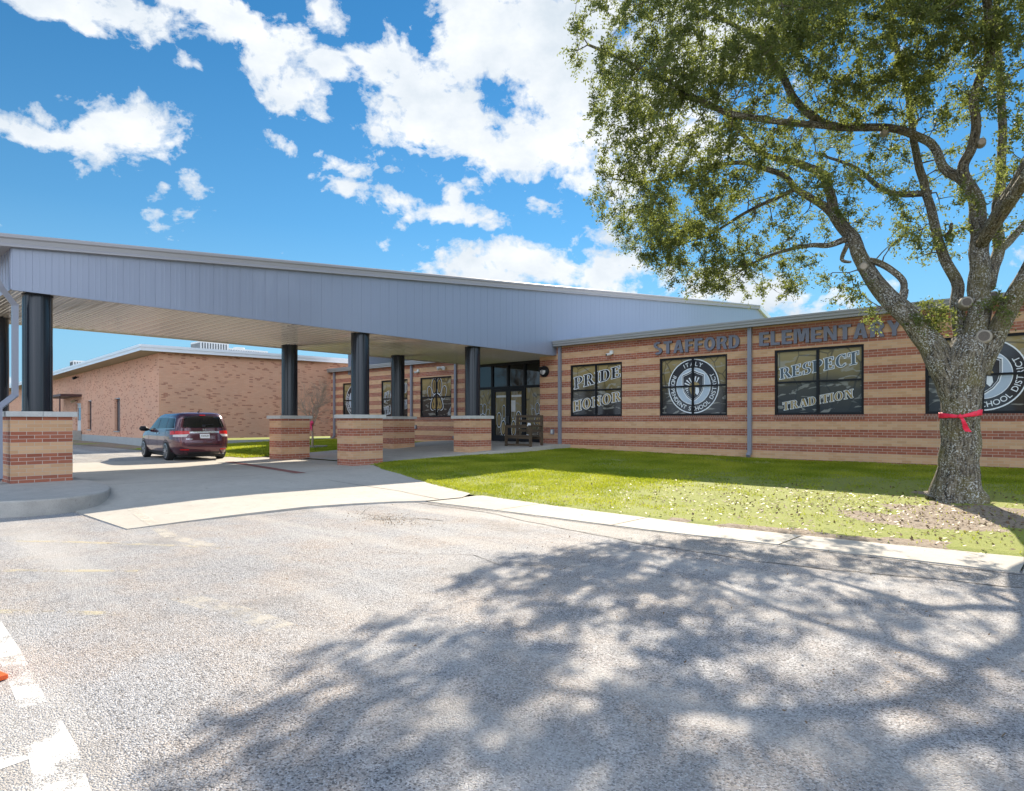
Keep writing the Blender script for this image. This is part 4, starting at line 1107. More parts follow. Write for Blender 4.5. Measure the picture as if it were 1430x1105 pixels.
# roof-top machines
def unit(x,y,z,sx,sy,sz,label,style):
    t=thing('rooftop_unit',(x,y,z),label,'rooftop unit','machines on the far roof')
    m=MB(); m.box((x-sx/2,y-sy/2,z),(x+sx/2,y+sy/2,z+sz)); m.build('cabinet',M['unit'],t,bevel=.02)
    m=MB(); k=0
    n=int(sy/.16)
    for k in range(n): m.box((x+sx/2,y-sy/2+.06+k*.16,z+.1),(x+sx/2+.02,y-sy/2+.13+k*.16,z+sz-.1))
    n=int(sx/.16)
    for k in range(n): m.box((x-sx/2+.06+k*.16,y-sy/2-.02,z+.1),(x-sx/2+.13+k*.16,y-sy/2,z+sz-.1))
    m.build('louvre',M['unit_dark'],t)
    if style: 
        m=MB(); m.tube([(x,y-.3,z+sz),(x,y-.3,z+sz+.16)],.35,20); m.build('fan_cowl',M['unit'],t)
    return t
def ud(px,py,X): p=PX(px,py,X); return p.y,p.x
y1,_=ud(293,480,-41); unit(-41,y1,5.6,1.5,1.7,.92,'pale louvred air conditioner on the far roof nearest the roof corner',False)
_,z9=0,0
y2,_=ud(340,480,-41); unit(-41,y2,5.6,1.6,2.5,.62,'low rooftop unit with fan cowl right of the louvred air conditioner',True)
q=fl(14,-6); 
a,b,v=ray(110,505); s_u,_=sl(110); p_=fl(s_u,-5); tt_=p_[0]/a; unit(a*tt_,b*tt_,5.3,.9,.9,CZ+(589-504.5)/900*tt_-5.3,'small rooftop unit at the far left end of the brick building roof',False)
# ------------------------------------------------------------------ oak tree
TB=Vector((-1.84,13.78,.18))
OAK=thing('oak_tree',TB,'large spreading live oak with lichened forked trunk on the front lawn','tree')
limbs=[]     # (points, radii)
def limb(pts,rad,name=None):
    rad=[v*.80 for v in rad]
    P=[PD(x-4,y,D) if len(q)==3 else Vector(q) for q in pts for (x,y,D) in [q]] if name is None else [Vector(q) for q in pts]
    # refine with Catmull-Rom
    out=[];R=[]; n=len(P)
    for i in range(n-1):
        a=P[max(i-1,0)];b=P[i];c=P[i+1];d=P[min(i+2,n-1)]
        for k in range(5):
            t=k/5; q=.5*((2*b)+(c-a)*t+(2*a-5*b+4*c-d)*t*t+(3*b-a-3*c+d)*t**3)
            q=q+Vector((noise.noise(q*2.3),noise.noise(q*2.3+Vector((9,0,0))),noise.noise(q*2.3+Vector((0,9,0)))))*.05*min(1,rad[i]*6)*(0 if i==0 and k==0 else 1)
            out.append(q); R.append(rad[i]+(rad[i+1]-rad[i])*t)
    out.append(P[-1]);R.append(rad[-1]); limbs.append((out,R))
T0=12.0
limb([(1341,702,T0),(1341,687,T0),(1342,660,T0),(1344,620,T0),(1345,580,T0),(1346,545,T0),(1352,505,T0),(1356,470,T0+.1)],[.46,.435,.41,.392,.375,.40,.42,.34])
limb([(1340,560,T0),(1318,505,T0+.15),(1290,462,T0+.4),(1258,430,T0+.7),(1230,400,T0+1.1),(1208,365,T0+1.4),(1190,330,T0+1.7),(1168,297,T0+2.0)],[.30,.31,.27,.245,.21,.185,.165,.15])
limb([(1168,297,T0+2.0),(1156,250,T0+2.1),(1130,232,T0+2.2),(1094,223,T0+2.4),(1070,215,T0+2.5),(1048,195,T0+2.6),(1025,168,T0+2.7),(1000,150,T0+2.3),(960,135,T0+2.0),(915,120,T0+1.8)],[.14,.115,.10,.085,.075,.068,.06,.05,.04,.025])
limb([(1172,303,T0+2.0),(1150,285,T0+2.1),(1116,264,T0+2.3),(1098,245,T0+2.4),(1060,232,T0+2.6),(1034,227,T0+2.7),(990,235,T0+2.6),(950,245,T0+2.5),(900,255,T0+2.5),(860,250,T0+2.4)],[.13,.105,.09,.08,.07,.062,.05,.04,.03,.02])
limb([(1116,264,T0+2.3),(1080,280,T0+2.7),(1040,300,T0+3.3),(1000,325,T0+4.0),(960,340,T0+4.5)],[.07,.055,.045,.035,.02])
limb([(1185,335,T0+1.7),(1160,343,T0+1.5),(1134,343,T0+1.5),(1100,350,T0+2.2),(1060,365,T0+3.0),(1030,385,T0+3.7)],[.09,.07,.055,.045,.03,.02])
limb([(1188,340,T0+1.6),(1180,362,T0+1.7),(1192,366,T0+1.5)],[.06,.05,.03])
limb([(1206,365,T0+1.4),(1225,366,T0+1.2),(1250,378,T0+1.0),(1266,393,T0+.9),(1264,412,T0+.8),(1252,416,T0+.75)],[.08,.085,.08,.08,.085,.06])
limb([(1258,430,T0+.7),(1266,415,T0+.8),(1270,404,T0+.8)],[.10,.085,.05])
# upright centre stem and the long level limb that leaves it
limb([(1352,520,T0),(1366,470,T0),(1371,430,T0),(1371,364,T0+.1),(1370,320,T0+.2),(1366,285,T0+.3),(1356,254,T0+.3)],[.36,.27,.235,.20,.19,.165,.13])
limb([(1360,262,T0+.3),(1345,248,T0+.4),(1325,236,T0+.6),(1310,210,T0+.8),(1294,195,T0+.9),(1257,181,T0+1.1),(1225,178,T0+1.3),(1175,177,T0+1.5),(1144,168,T0+1.6),(1116,141,T0+1.7),(1098,109,T0+1.8),(1075,73,T0+1.9),(1053,50,T0+2.0),(1010,25,T0+2.2),(960,5,T0+2.4)],[.13,.12,.11,.10,.10,.098,.098,.105,.11,.10,.09,.08,.065,.05,.03])
limb([(1358,262,T0+.3),(1350,232,T0+.2),(1362,205,T0),(1368,170,T0-.2),(1364,140,T0-.3),(1372,110,T0-.4),(1385,88,T0-.5),(1386,40,T0-.6),(1382,0,T0-.7),(1376,-60,T0-.7),(1380,-150,T0-.6)],[.13,.115,.105,.10,.095,.10,.10,.095,.09,.075,.05])
limb([(1345,470,T0+.2),(1340,430,T0+.4),(1340,392,T0+.6),(1322,360,T0+.8),(1311,318,T0+1.0),(1299,273,T0+1.3),(1288,235,T0+1.5),(1280,200,T0+1.8),(1270,120,T0+2.2),(1250,40,T0+2.5),(1240,-60,T0+2.8)],[.16,.145,.13,.12,.11,.105,.10,.09,.08,.06,.04])
limb([(1324,330,T0+.9),(1332,322,T0+.7),(1333,312,T0+.6)],[.05,.045,.035])
limb([(1368,520,T0),(1395,470,T0-.2),(1415,430,T0-.4),(1440,380,T0-.7),(1480,320,T0-1.0),(1540,230,T0-1.5),(1600,120,T0-2)],[.26,.215,.20,.185,.17,.13,.07])
limb([(1384,400,T0+.2),(1398,350,T0+.6),(1396,300,T0+.9),(1402,240,T0+1.2),(1404,180,T0+1.5),(1400,100,T0+1.9),(1395,0,T0+2.3),(1380,-100,T0+2.6)],[.15,.13,.12,.11,.10,.085,.07,.05])
limb([(1398,350,T0+.6),(1420,330,T0+.8),(1460,280,T0+1),(1520,180,T0+1.2)],[.10,.09,.07,.05])
# limbs reaching towards the camera and to the right, outside the frame, that shade the car park
def wl3(pts,rad): limb(pts,rad,'w')
c0=PD(1371,340,T0)
wl3([tuple(c0),(-.5,12.4,5.8),(.8,10.9,6.9),(1.7,9.5,7.9),(2.1,8.4,8.6)],[.14,.12,.10,.07,.04])
wl3([tuple(c0),(-.6,13,6.0),(.8,12.2,7.0),(2.4,11.5,7.8),(4.0,10.8,8.4)],[.14,.12,.10,.07,.04])
wl3([tuple(c0),(-.9,14.6,6.2),(.2,16,7.4),(1.6,17.2,8.3)],[.13,.11,.08,.04])
wl3([tuple(PD(1300,270,T0+1.3)),(-3.4,15.8,6.6),(-4.4,17.2,7.8),(-5.6,18.2,8.8)],[.09,.08,.06,.03])
wl3([tuple(PD(1175,177,T0+1.5)),(-5.2,11.9,7.5),(-6.4,11.2,8.4),(-7.6,10.6,9.2)],[.09,.07,.05,.03])
tr=MB()
for li,(P,R) in enumerate(limbs):
    big=R[0]>.3
    seg=110 if li==0 else (28 if max(R)>.15 else 14)
    def wob(a,L,p,big=li==0): 
        q=Vector((math.cos(a)*1.1,math.sin(a)*1.1,p.z*.7)); v=noise.noise(q*1.6)*.09+noise.noise(q*4.5)*.035+noise.noise(Vector((math.cos(a)*8,math.sin(a)*8,p.z*1.3+p.x)))*.035
        if big and p.z<.75: v+=(max(0,(1.05-p.z))/.9)**2.2*(.16+.30*abs(math.sin(a*2.5+.6)))
        return v
    tr.tube(P,R,seg,vo=li*3.7,wob=wob)
tr.build('trunk',M['bark'],OAK,smooth=True)
# pruning scars
M['collar']=simple('healed_wood',(.30,.265,.22),.9,var=.35,scale=25,bump=.5)
M['cutwood2']=simple('grey_cut_wood',(.12,.10,.085),.9,var=.4,scale=40,bump=.4)
for (px,py,D,r) in ((1374,470,T0-.26,.11),(1350,422,T0-.03,.09),(1388,414,T0-.08,.085),(1206,372,T0+1.22,.07),(1105,165,T0+1.5,.045),(1236,184,T0+1.15,.055),(1371,198,T0-.12,.06)):
    c=PD(px,py,D); dcam=Vector((-c.x,-c.y,CZ-c.z)).normalized()+Vector((.1,.0,.15)); dcam.normalize(); m=MB()
    m.tube([c-dcam*.20,c-dcam*.03,c+dcam*.02,c+dcam*.036,c+dcam*.039],[r*1.5,r*1.2,r*1.12,r*1.0,r*.72],26,cap=False)
    o=m.build('branch_collar',M['collar'],OAK,smooth=True)
    m=MB(); e=dcam.cross(Vector((0,0,1))).normalized(); g=e.cross(dcam); q=c+dcam*.040
    m.poly([q+e*(r*.80*math.cos(2*PI*k/24))+g*(r*.80*math.sin(2*PI*k/24)) for k in range(24)]); m.build('cut_face',M['cutwood2'] if r>.08 else M['cutwood'],o)
# crown: ellipsoids in space (px,py,depth,rx,ry(vertical)) filled with leafy sprays
EL=[(1150,260,13.2,.9,.5,1.0),(1100,200,13.2,.8,.5,1.0),(1230,270,13.0,.7,.5,.8),(1290,330,12.6,.45,.5,.6),(1210,180,13.6,.7,.4,.8),(1380,250,12.6,.5,.5,.6),(1350,330,12.8,.4,.5,.5),(1090,395,13.7,.6,.3,.7),(980,392,13.7,.75,.35,.7),(1040,405,13.2,.5,.2,.6),(920,345,14.2,.7,.5,.7),(1120,365,15.4,.5,.3,.6),(1150,300,15.5,.5,.4,.6),(850,40,13.6,1.2,1.0,1.2),(880,120,14.0,1.15,1.0,1.2),(868,200,14.4,.95,.85,1.0),(872,262,14.6,.95,.75,1.0),(905,318,14.4,.95,.62,1.0),(955,352,14.0,.95,.55,.9),(1010,378,13.6,.7,.38,.8),(1055,392,13.4,.55,.30,.7),
(950,270,14.0,1.1,.9,1.1),(945,180,13.8,1.2,1.1,1.2),(950,80,13.5,1.3,1.1,1.3),(1010,310,13.5,1.0,.65,.9),(1075,345,13.2,.75,.48,.8),(1020,210,13.6,.95,.8,.9),(1030,110,13.3,1.2,1.1,1.2),(1060,20,13.0,1.4,1.0,1.4),
(1130,80,12.9,1.1,.95,1.2),(1190,110,12.8,.95,.75,1.1),(1190,20,12.5,1.4,.9,1.3),(1260,130,12.8,.85,.65,1.0),(1270,60,12.0,1.1,.9,1.2),(1330,100,12.4,.8,.9,1.0),(1340,20,11.4,1.2,.8,1.2),(1420,90,10.9,.9,1.0,1.0),(1425,200,11.3,.6,.9,.8),
(1330,185,13.4,.55,.6,.7),(1250,225,13.8,.7,.45,.6),(1195,240,13.6,.6,.4,.5),(1120,330,13.2,.5,.3,.5),(1160,205,13.3,.6,.3,.5),(1425,290,11.6,.35,.5,.5),(1080,290,13.6,.55,.4,.6),(1170,150,13.0,.6,.4,.7),
(870,-60,13.6,1.4,1.1,1.4),(1000,-80,13.2,1.7,1.2,1.6),(1150,-90,12.6,1.8,1.3,1.7),(1300,-100,12.0,1.8,1.3,1.6),(1430,-60,11.0,1.5,1.3,1.5)]
ell=[]
for px,py,D,r,rv,rd in EL:
    q_,dd=1.0,1.2
    if px<1000: px+=4+(1000-px)*(.12 if py<150 else .04)
    if px<1100:
        if py>280: D+=2.0; q_=1.12; dd=1.7          # the low skirt hangs out over the lawn towards the wall
        elif py>190: D-=.4; dd=1.5
        elif py>-20: D-=1.3; q_=.95; dd=1.05
    elif -20<py<200: dd=1.2
    if px<915 and py<275: D=12.4 if py<190 else 13.9
    ell.append((PD(px,py,D),r*q_,rd*q_,rv*q_,dd))
for (x,y,z,r,rv,k) in ((-2.6,9.3,8.2,1.6,.9,.75),(-1.4,11.0,8.6,1.6,1.0,.7),(-4.0,9.8,9.3,1.4,.9,.5),(1.2,11.2,8.2,1.4,.9,.6),(3.2,11.2,8.2,1.5,.9,.7),(4.9,11.8,7.2,1.3,.9,.6),(.8,16.5,8.6,1.8,1.0,.6),(-5.6,17.6,9.0,1.6,.9,.6),(-3,14,10.4,2.2,1.0,.6),(0,13.5,10.2,2.0,1.0,.5),(2.6,14.8,9.2,1.6,1.0,.5),(-5.5,14,10.3,2.0,1.0,.6),(-8.3,13.6,9.6,1.2,.8,.5)):
    ell.append((Vector((x,y,z)),r,r,rv,k))
vr=Vector((.739,.6737,0)); vf=Vector((-.6737,.739,0))
cent=[]
for (c,r,rd,rv,dens) in ell:
    n=int(4/3*PI*r*rd*rv*17*dens)
    for _ in range(n):
        while True:
            a=np.array([random.uniform(-1,1) for _ in range(3)])
            if a.dot(a)<=1: break
        p=c+vr*(a[0]*r)+vf*(a[1]*rd)+Vector((0,0,a[2]*rv))
        if noise.noise(p*1.3)+.5*noise.noise(p*2.9)<-.19: continue     # airy gaps between clumps
        cent.append(p)
# loose sprigs: low on the fork, along the limbs
for px,py,D,n,s in ((1180,400,T0+1.0,5,.16),(1190,412,T0+.9,4,.12),(1210,445,T0+.7,3,.10),(1300,435,T0+.4,9,.18),(1285,450,T0+.4,5,.12),(1322,450,T0+.1,4,.10),(1395,425,T0-.4,5,.12),(1310,260,T0+1.6,6,.3),(1245,320,T0+1.6,7,.22),(1200,310,T0+1.9,5,.2),(1290,300,T0+1.4,4,.2),(1395,310,T0+.3,6,.25),(1350,290,T0,4,.15),(1150,395,T0+1.5,2,.1),(1265,330,T0+1.4,4,.2),(1120,275,T0+2.3,6,.25)):
    for _ in range(n):
        cent.append(PD(px,py,D)+Vector((random.gauss(0,s),random.gauss(0,s),random.gauss(0,s))))
nodes=[]; 
for P,R in limbs[1:]:
    for p,r in zip(P,R): nodes.append((p,r))
NP=np.array([p[:] for p,_ in nodes]); NR=[min(r*.6,.05) for _,r in nodes]
cen=np.array([c[:] for c in cent])
d0=np.array([np.min(np.linalg.norm(NP-c,axis=1)) for c in cen]); order=np.argsort(d0)
tw=MB(); Pn=[tuple(x) for x in NP]; Rn=list(NR)
cap=90000; buf=np.zeros((cap,3)); buf[:len(Pn)]=NP; nb=len(Pn); rb=np.zeros(cap); rb[:nb]=NR
for oi in order:
    c=cen[oi]; d=np.linalg.norm(buf[:nb]-c,axis=1)+ (0.25*(rb[:nb]<.008)); j=int(np.argmin(d)); p0=Vector(buf[j]); c=Vector(c)
    L=(c-p0).length
    if L<.03: continue
    r0=max(.006,min(rb[j],.010+.012*L)); sd=Vector((random.gauss(0,1),random.gauss(0,1),random.gauss(0,1)+.5))*L*.12
    mid1=p0.lerp(c,.35)+sd; mid2=p0.lerp(c,.7)+sd*.7
    tw.tube([p0,mid1,mid2,c],[r0,r0*.8,r0*.6,.004],4 if r0<.02 else 6,cap=False)
    for q,rr in ((mid1,r0*.8),(mid2,r0*.6),(c,.006)):
        if nb<cap: buf[nb]=q[:]; rb[nb]=rr; nb+=1
tw.build('twigs',M['twig'],OAK)
# leaves on short shoots round every spray centre
nc=len(cen); SH=6; LP=17; 
dirs=rng.normal(0,1,(nc,SH,3)); dirs/=np.linalg.norm(dirs,axis=2,keepdims=True); ln=rng.uniform(.12,.36,(nc,SH,1))
t=rng.uniform(.1,1,(nc,SH,LP,1))
pos=cen[:,None,None,:]+dirs[:,:,None,:]*ln[:,:,None,:]*t+rng.normal(0,.028,(nc,SH,LP,3)); pos[...,2]-=(t[...,0]**2)*.05
pos=pos.reshape(-1,3); k=len(pos)
ax=dirs[:,:,None,:]*.8+rng.normal(0,.8,(nc,SH,LP,3)); ax=ax.reshape(-1,3); ax/=np.linalg.norm(ax,axis=1,keepdims=True)
nn=rng.normal(0,1,(k,3)); bb=np.cross(ax,nn); bb/=np.linalg.norm(bb,axis=1,keepdims=True)
s=rng.uniform(.022,.040,(k,1)); 
V=np.stack([pos-ax*s,pos-bb*s*.42+ax*s*.1,pos+ax*s,pos+bb*s*.42+ax*s*.1],1).reshape(-1,3)
ctone=np.repeat(rng.uniform(.1,.9,nc),SH*LP); tone=np.clip(ctone*.6+rng.uniform(0,.5,k),0,1)
npmesh('crown',V,np.arange(k*4).reshape(k,4),M['leaf'],OAK,np.repeat(tone,4))
print('clusters',nc,'leaves',k)

# red ribbon tied round the trunk
zc=1.75; cx,cy=PD(1341,580,T0).x,PD(1341,580,T0).y
RB=thing('red_ribbon',(cx,cy,zc),'crumpled red ribbon tied in a knot round the oak trunk','ribbon')
m=MB(); n=72; rows=[]
dirc=math.atan2(-cy,-cx)
for i in range(n):
    a=dirc+2*PI*i/n; f=abs(((i/n)+.5)%1-.5)*2   # 0 at the knot, 1 at the back
    side=math.sin(a-dirc); r=.338+.010*noise.noise((math.cos(a)*3,math.sin(a)*3,0)); 
    z=zc-.035+.055*min(1,f*3)*(1.3 if side>0 else .4); w=(.022+.030*min(1,f*3.5))*(1+.35*noise.noise((math.cos(a)*4,math.sin(a)*4,2)))
    q=[]
    for k in range(4):
        v=-1+2*k/3; rr=r+.014*noise.noise((i*.35,k*1.3,0)); q.append((cx+rr*math.cos(a),cy+rr*math.sin(a),z+v*w))
    rows.append(q)
for i in range(n):
    A_,B_=rows[i],rows[(i+1)%n]
    for k in range(3): m.poly([A_[k],B_[k],B_[k+1],A_[k+1]])
o=m.build('band',M['ribbon'],RB,smooth=True,weld=True); sm=o.modifiers.new('thick','SOLIDIFY'); sm.thickness=.006
kn=Vector((cx,cy,zc-.03))+Vector((math.cos(dirc),math.sin(dirc),0))*.36
m=MB(); m.tube([kn+Vector((0,0,.035)),kn+Vector((-.01,-.03,.0)),kn-Vector((0,0,.04))],[.015,.035,.015],10); m.build('knot',M['ribbon'],RB,smooth=True)
m=MB(); e1=Vector((math.sin(-dirc),math.cos(dirc),0)); e1=Vector((-math.sin(dirc),math.cos(dirc),0))
for j,(dx,dz,w) in enumerate(((.13,-.28,.042),(.08,-.15,.03))):
    prev=None
    for k in range(7):
        t_=k/6; c=kn+e1*(dx*t_*(1+.2*math.sin(t_*6)))+Vector((0,0,dz*t_))+Vector((math.cos(dirc),math.sin(dirc),0))*(.03*math.sin(t_*5+j)+.006*j)
        ww=w*(.45+.75*t_); q=(c-e1*ww,c+e1*ww+Vector((0,0,.012*math.sin(k*1.7))))
        if prev: m.poly([prev[0],prev[1],q[1],q[0]])
        prev=q
o=m.build('tail',M['ribbon'],RB,smooth=False); sm=o.modifiers.new('thick','SOLIDIFY'); sm.thickness=.005

# bare shrub with a pink ribbon
def bare_tree(name,base,h,label,n0,seed,grp=None,spread=.5,mat='twig',depth=4,r0=.04,cat='tree'):
    rs=random.Random(seed); t=thing(name,base,label,cat,grp)
    m=MB()
    def grow(p,d,L,r,k):
        q=p+d*L; mid=p.lerp(q,.5)+Vector((rs.gauss(0,1),rs.gauss(0,1),0))*L*.06
        m.tube([p,mid,q],[r,r*.85,r*.65],5 if r>.012 else 3,cap=False)
        if k==0: return
        for _ in range(rs.choice((2,3,3)) if k>1 else 3):
            dd=(d+Vector((rs.gauss(0,spread),rs.gauss(0,spread),rs.gauss(.12,spread*.7)))).normalized()
            grow(q if rs.random()<.6 else mid,dd,L*rs.uniform(.6,.85),r*.6,k-1)
    if n0>1:
        b=Vector(base); q=b+Vector((.0,.0,h*.28)); m.tube([b,b.lerp(q,.5)+Vector((.04,0,0)),q],[r0*1.3,r0*1.1,r0],8,cap=False)
        for i in range(n0):
            a=2*PI*i/n0+rs.random(); grow(q,Vector((math.cos(a)*.45,math.sin(a)*.45,1)).normalized(),h*.24,r0*.6,depth)
    else: grow(Vector(base),Vector((.03,0,1)),h*.28,r0,depth)
    m.build('branches',M[mat],t); return t
M['crape']=simple('pale_bark',(.36,.27,.20),.8)
sb=PZ(436,625,.38)
bare_tree('bare_shrub',tuple(sb),3.4,'leafless pale shrub on the back lawn beside the second column row','x' and 7,3,None,.55,'crape',5,.045,'shrub')
p=sb+Vector((.0,-.03,1.15)); t=thing('pink_ribbon',p,'pink ribbon bow tied to the stem of the bare shrub','ribbon')
m=MB()
for s_ in (-1,1):
    m.tube([p,p+Vector((.10*s_,-.05,.09)),p+Vector((.20*s_,-.06,.03)),p+Vector((.08*s_,-.05,-.05)),p],[.03,.06,.055,.05,.03],7)
    m.tube([p,p+Vector((.06*s_,-.05,-.15)),p+Vector((.10*s_,-.05,-.34))],[.03,.045,.03],5)
m.tube([p+Vector((0,.02,0)),p+Vector((0,-.07,0))],.045,8)
m.build('bow',M['pink'],t)
t=thing('edging_stone',tuple(sb),'low ring of flat edging stones round the bare shrub','edging')
for i in range(9):
    a=2*PI*i/9; m=MB(); c=sb+Vector((math.cos(a)*.62,math.sin(a)*.62,0)); rt=Vector((-math.sin(a),math.cos(a),0)); m.bar(c-rt*.20+Vector((0,0,.02)),c+rt*.20+Vector((0,0,.02)),.16,.13); m.build('stone',M['stone'],t,bevel=.02)
# bare trees across the street behind the camera, seen mirrored in the entrance glass
for i,(x,y,h) in enumerate(((-46,-6,13),(-52,-14,12),(-40,-16,14),(-60,-4,12))):
    bare_tree('bare_tree',(x,y,.2),h,'leafless tree across the car park mirrored in the entrance glass',1,20+i,'bare trees mirrored in the glass',.42,'twig',6,.20)

# traffic cone just outside the left edge; one corner of its base is in view
def cam2w(a,b): return Vector((.739*a-.6737*b,.6737*a+.739*b,0))
k0=PZ(12,949,.0); e1_,e2_=cam2w(-.865,.50)*.36,cam2w(-.50,-.865)*.36; cc=k0+(e1_+e2_)/2
CN=thing('traffic_cone',cc,'orange traffic cone at the left edge with only its base corner showing','cone')
m=MB(); q=[k0,k0+e2_,k0+e1_+e2_,k0+e1_][::-1]
m.poly([v+Vector((0,0,.004)) for v in q][::-1]); m.poly([v+Vector((0,0,.035)) for v in q])
for i in range(4): m.poly([q[i]+Vector((0,0,.004)),q[(i+1)%4]+Vector((0,0,.004)),q[(i+1)%4]+Vector((0,0,.035)),q[i]+Vector((0,0,.035))])
m.build('base',M['cone'],CN,weld=True,bevel=.006)
m=MB(); m.tube([cc+Vector((0,0,.035)),cc+Vector((0,0,.30)),cc+Vector((0,0,.70))],[.13,.09,.03],28); m.build('body',M['cone'],CN,smooth=True)

# ------------------------------------------------------------------ minivan
ra=Vector((-24.73,9.72)); hd=Vector((-3.01,.25)).normalized(); org=ra+hd*1.45
CAR=thing('minivan',(org.x,org.y,.228),'dark plum minivan parked beyond the canopy with its rear towards the drive','minivan')
CAR.rotation_euler=(0,0,math.atan2(hd.y,hd.x))
ZL=[.22,.30,.45,.70,.92,1.03,1.10,1.18,1.35,1.52,1.62,1.685,1.72,1.74]
XFr=[2.35,2.46,2.53,2.52,2.38,2.05,1.60,1.30,.98,.66,.42,.15,-.15,-.5]
XRr=[-2.42,-2.50,-2.575,-2.58,-2.53,-2.515,-2.50,-2.485,-2.43,-2.36,-2.27,-2.18,-2.02,-1.7]
HW=[.88,.93,.985,1.005,1.0,.985,.965,.945,.895,.84,.79,.72,.60,.35]
def ip(z,T): return float(np.interp(z,ZL,T))
NE=5.5
def sidept(x,z,s,o=.0):
    a0,a1,b=ip(z,XRr),ip(z,XFr),ip(z,HW); xc=(a0+a1)/2; a=(a1-a0)/2; q=min(.999,abs(x-xc)/a)
    return (x,s*(b*(1-q**NE)**(1/NE)+o),z)
def rearpt(y,z,o=0.0):
    a0,a1,b=ip(z,XRr),ip(z,XFr),ip(z,HW); xc=(a0+a1)/2; a=(a1-a0)/2; q=min(.999,abs(y)/b)
    return (xc-a*(1-q**NE)**(1/NE)-o,y,z)
m=MB(); rings=[]; nr=96
zz=[]
for a,b in zip(ZL,ZL[1:]): zz+= [a+(b-a)*k/3 for k in range(3)]
zz.append(ZL[-1])
for z in zz:
    a0,a1,b=ip(z,XRr),ip(z,XFr),ip(z,HW); xc=(a0+a1)/2; a=(a1-a0)/2; R=[]
    for k in range(nr):
        th=2*PI*k/nr; c,s_=math.cos(th),math.sin(th)
        R.append((xc+a*math.copysign(abs(c)**(2/NE),c),b*math.copysign(abs(s_)**(2/NE),s_),z))
    rings.append(R)
for A_,B_ in zip(rings,rings[1:]):
    for k in range(nr): j=(k+1)%nr; m.poly([A_[k],A_[j],B_[j],B_[k]])
m.poly(rings[-1]); m.poly(rings[0][::-1])
m.build('body',M['paint'],CAR,smooth=True,weld=True,loc=1)
def patch(m,fn,quad,nu=10,nv=6,o=.005):
    (a0,z0),(a1,z1),(a2,z2),(a3,z3)=quad
    def P(u,v): 
        a=(a0*(1-u)+a1*u)*(1-v)+(a3*(1-u)+a2*u)*v; z=(z0*(1-u)+z1*u)*(1-v)+(z3*(1-u)+z2*u)*v; return fn(a,z,o)
    for i in range(nu):
        for j in range(nv): m.poly([P(i/nu,j/nv),P((i+1)/nu,j/nv),P((i+1)/nu,(j+1)/nv),P(i/nu,(j+1)/nv)])
def bl(name,quads,fn,mat,o=.005,parent=CAR):
    m=MB()
    for q in quads: patch(m,fn,q,o=o)
    return m.build(name,mat,parent,loc=1,smooth=True)
# rear
bl('rear_window_surround',[((-.80,1.17),(.80,1.17),(.66,1.64),(-.66,1.64))],rearpt,M['black'],.004)
bl('rear_window',[((-.70,1.20),(.70,1.20),(.60,1.58),(-.60,1.58))],rearpt,M['glass'],.008)
m=MB(); m.bar((-2.56,.05,1.20),(-2.50,.02,1.27),.10,.05); m.bar((-2.53,.02,1.26),(-2.48,-.30,1.30),.02,.02); m.build('rear_wiper',M['plastic'],CAR,loc=1)
m=MB(); patch(m,rearpt,((-.10,1.605),(.10,1.605),(.09,1.635),(-.09,1.635)),4,2,.012); m.build('high_brake_light',M['red_lens'],CAR,loc=1)
for s_ in (-1,1):
    m=MB()
    patch(m,rearpt,((s_*.50,.955),(s_*.93,.935),(s_*.93,1.065),(s_*.50,1.065)),8,3,.012)
    patch(m,lambda a,z,o:sidept(a,z,s_,o),((-2.50,.94),(-2.30,.96),(-2.34,1.065),(-2.50,1.065)),6,3,.008)
    patch(m,rearpt,((s_*.90,.935),(s_*.965,.93),(s_*.955,1.065),(s_*.90,1.065)),4,3,.013)
    o=m.build('tail_light',M['red_lens'],CAR,loc=1)
    m=MB(); patch(m,rearpt,((s_*.60,.86),(s_*.93,.85),(s_*.93,.932),(s_*.53,.950)),8,3,.012); m.build('reversing_lens',M['clear_lens'],o,loc=1)
    m=MB(); patch(m,rearpt,((s_*.52,.385),(s_*.78,.385),(s_*.78,.42),(s_*.52,.42)),6,2,.012); m.build('reflector',M['red_lens'],CAR,loc=1)
m=MB(); patch(m,rearpt,((-.50,.985),(.50,.985),(.50,1.05),(-.50,1.05)),8,2,.014); m.build('chrome_strip',M['chrome'],CAR,loc=1)
m=MB()
for y0,y1,z0,z1 in ((-.055,-.035,1.065,1.145),(.035,.055,1.065,1.145),(-.04,.04,1.097,1.113)): patch(m,rearpt,((y0,z0),(y1,z0),(y1,z1),(y0,z1)),2,2,.014)
for k in range(5): patch(m,rearpt,((.40+.045*k,.765),(.43+.045*k,.765),(.43+.045*k,.795),(.40+.045*k,.795)),1,1,.009)
m.build('badge',M['chrome'],CAR,loc=1)
m=MB(); patch(m,rearpt,((-.165,.80),(.165,.80),(.165,.955),(-.165,.955)),3,2,.010); o=m.build('number_plate',M['ink_white'],CAR,loc=1)
m=MB()
for k,(a,h) in enumerate(((-.12,.05),(-.075,.03),(-.02,.05),(.03,.04),(.085,.05))): patch(m,rearpt,((a,.86),(a+.028,.86),(a+.028,.86+h),(a,.86+h)),1,1,.014)
m.build('plate_marks',M['ink_black'],o,loc=1)
m=MB(); 
for q in (((-.72,.555),(.72,.555),(.72,.575),(-.72,.575)),((-.74,.56),(-.725,.56),(-.69,1.15),(-.70,1.15)),((.725,.56),(.74,.56),(.70,1.15),(.69,1.15))): patch(m,rearpt,q,8,3,.004)
m.build('tailgate_seam',M['black'],CAR,loc=1)
bl('rear_valance',[((-.80,.225),(.80,.225),(.86,.315),(-.86,.315))],rearpt,M['plastic'],.006)
m=MB(); m.tube([(-2.2,-.62,.24),(-2.60,-.62,.24)],.035,12); m.build('exhaust',M['chrome'],CAR,loc=1)
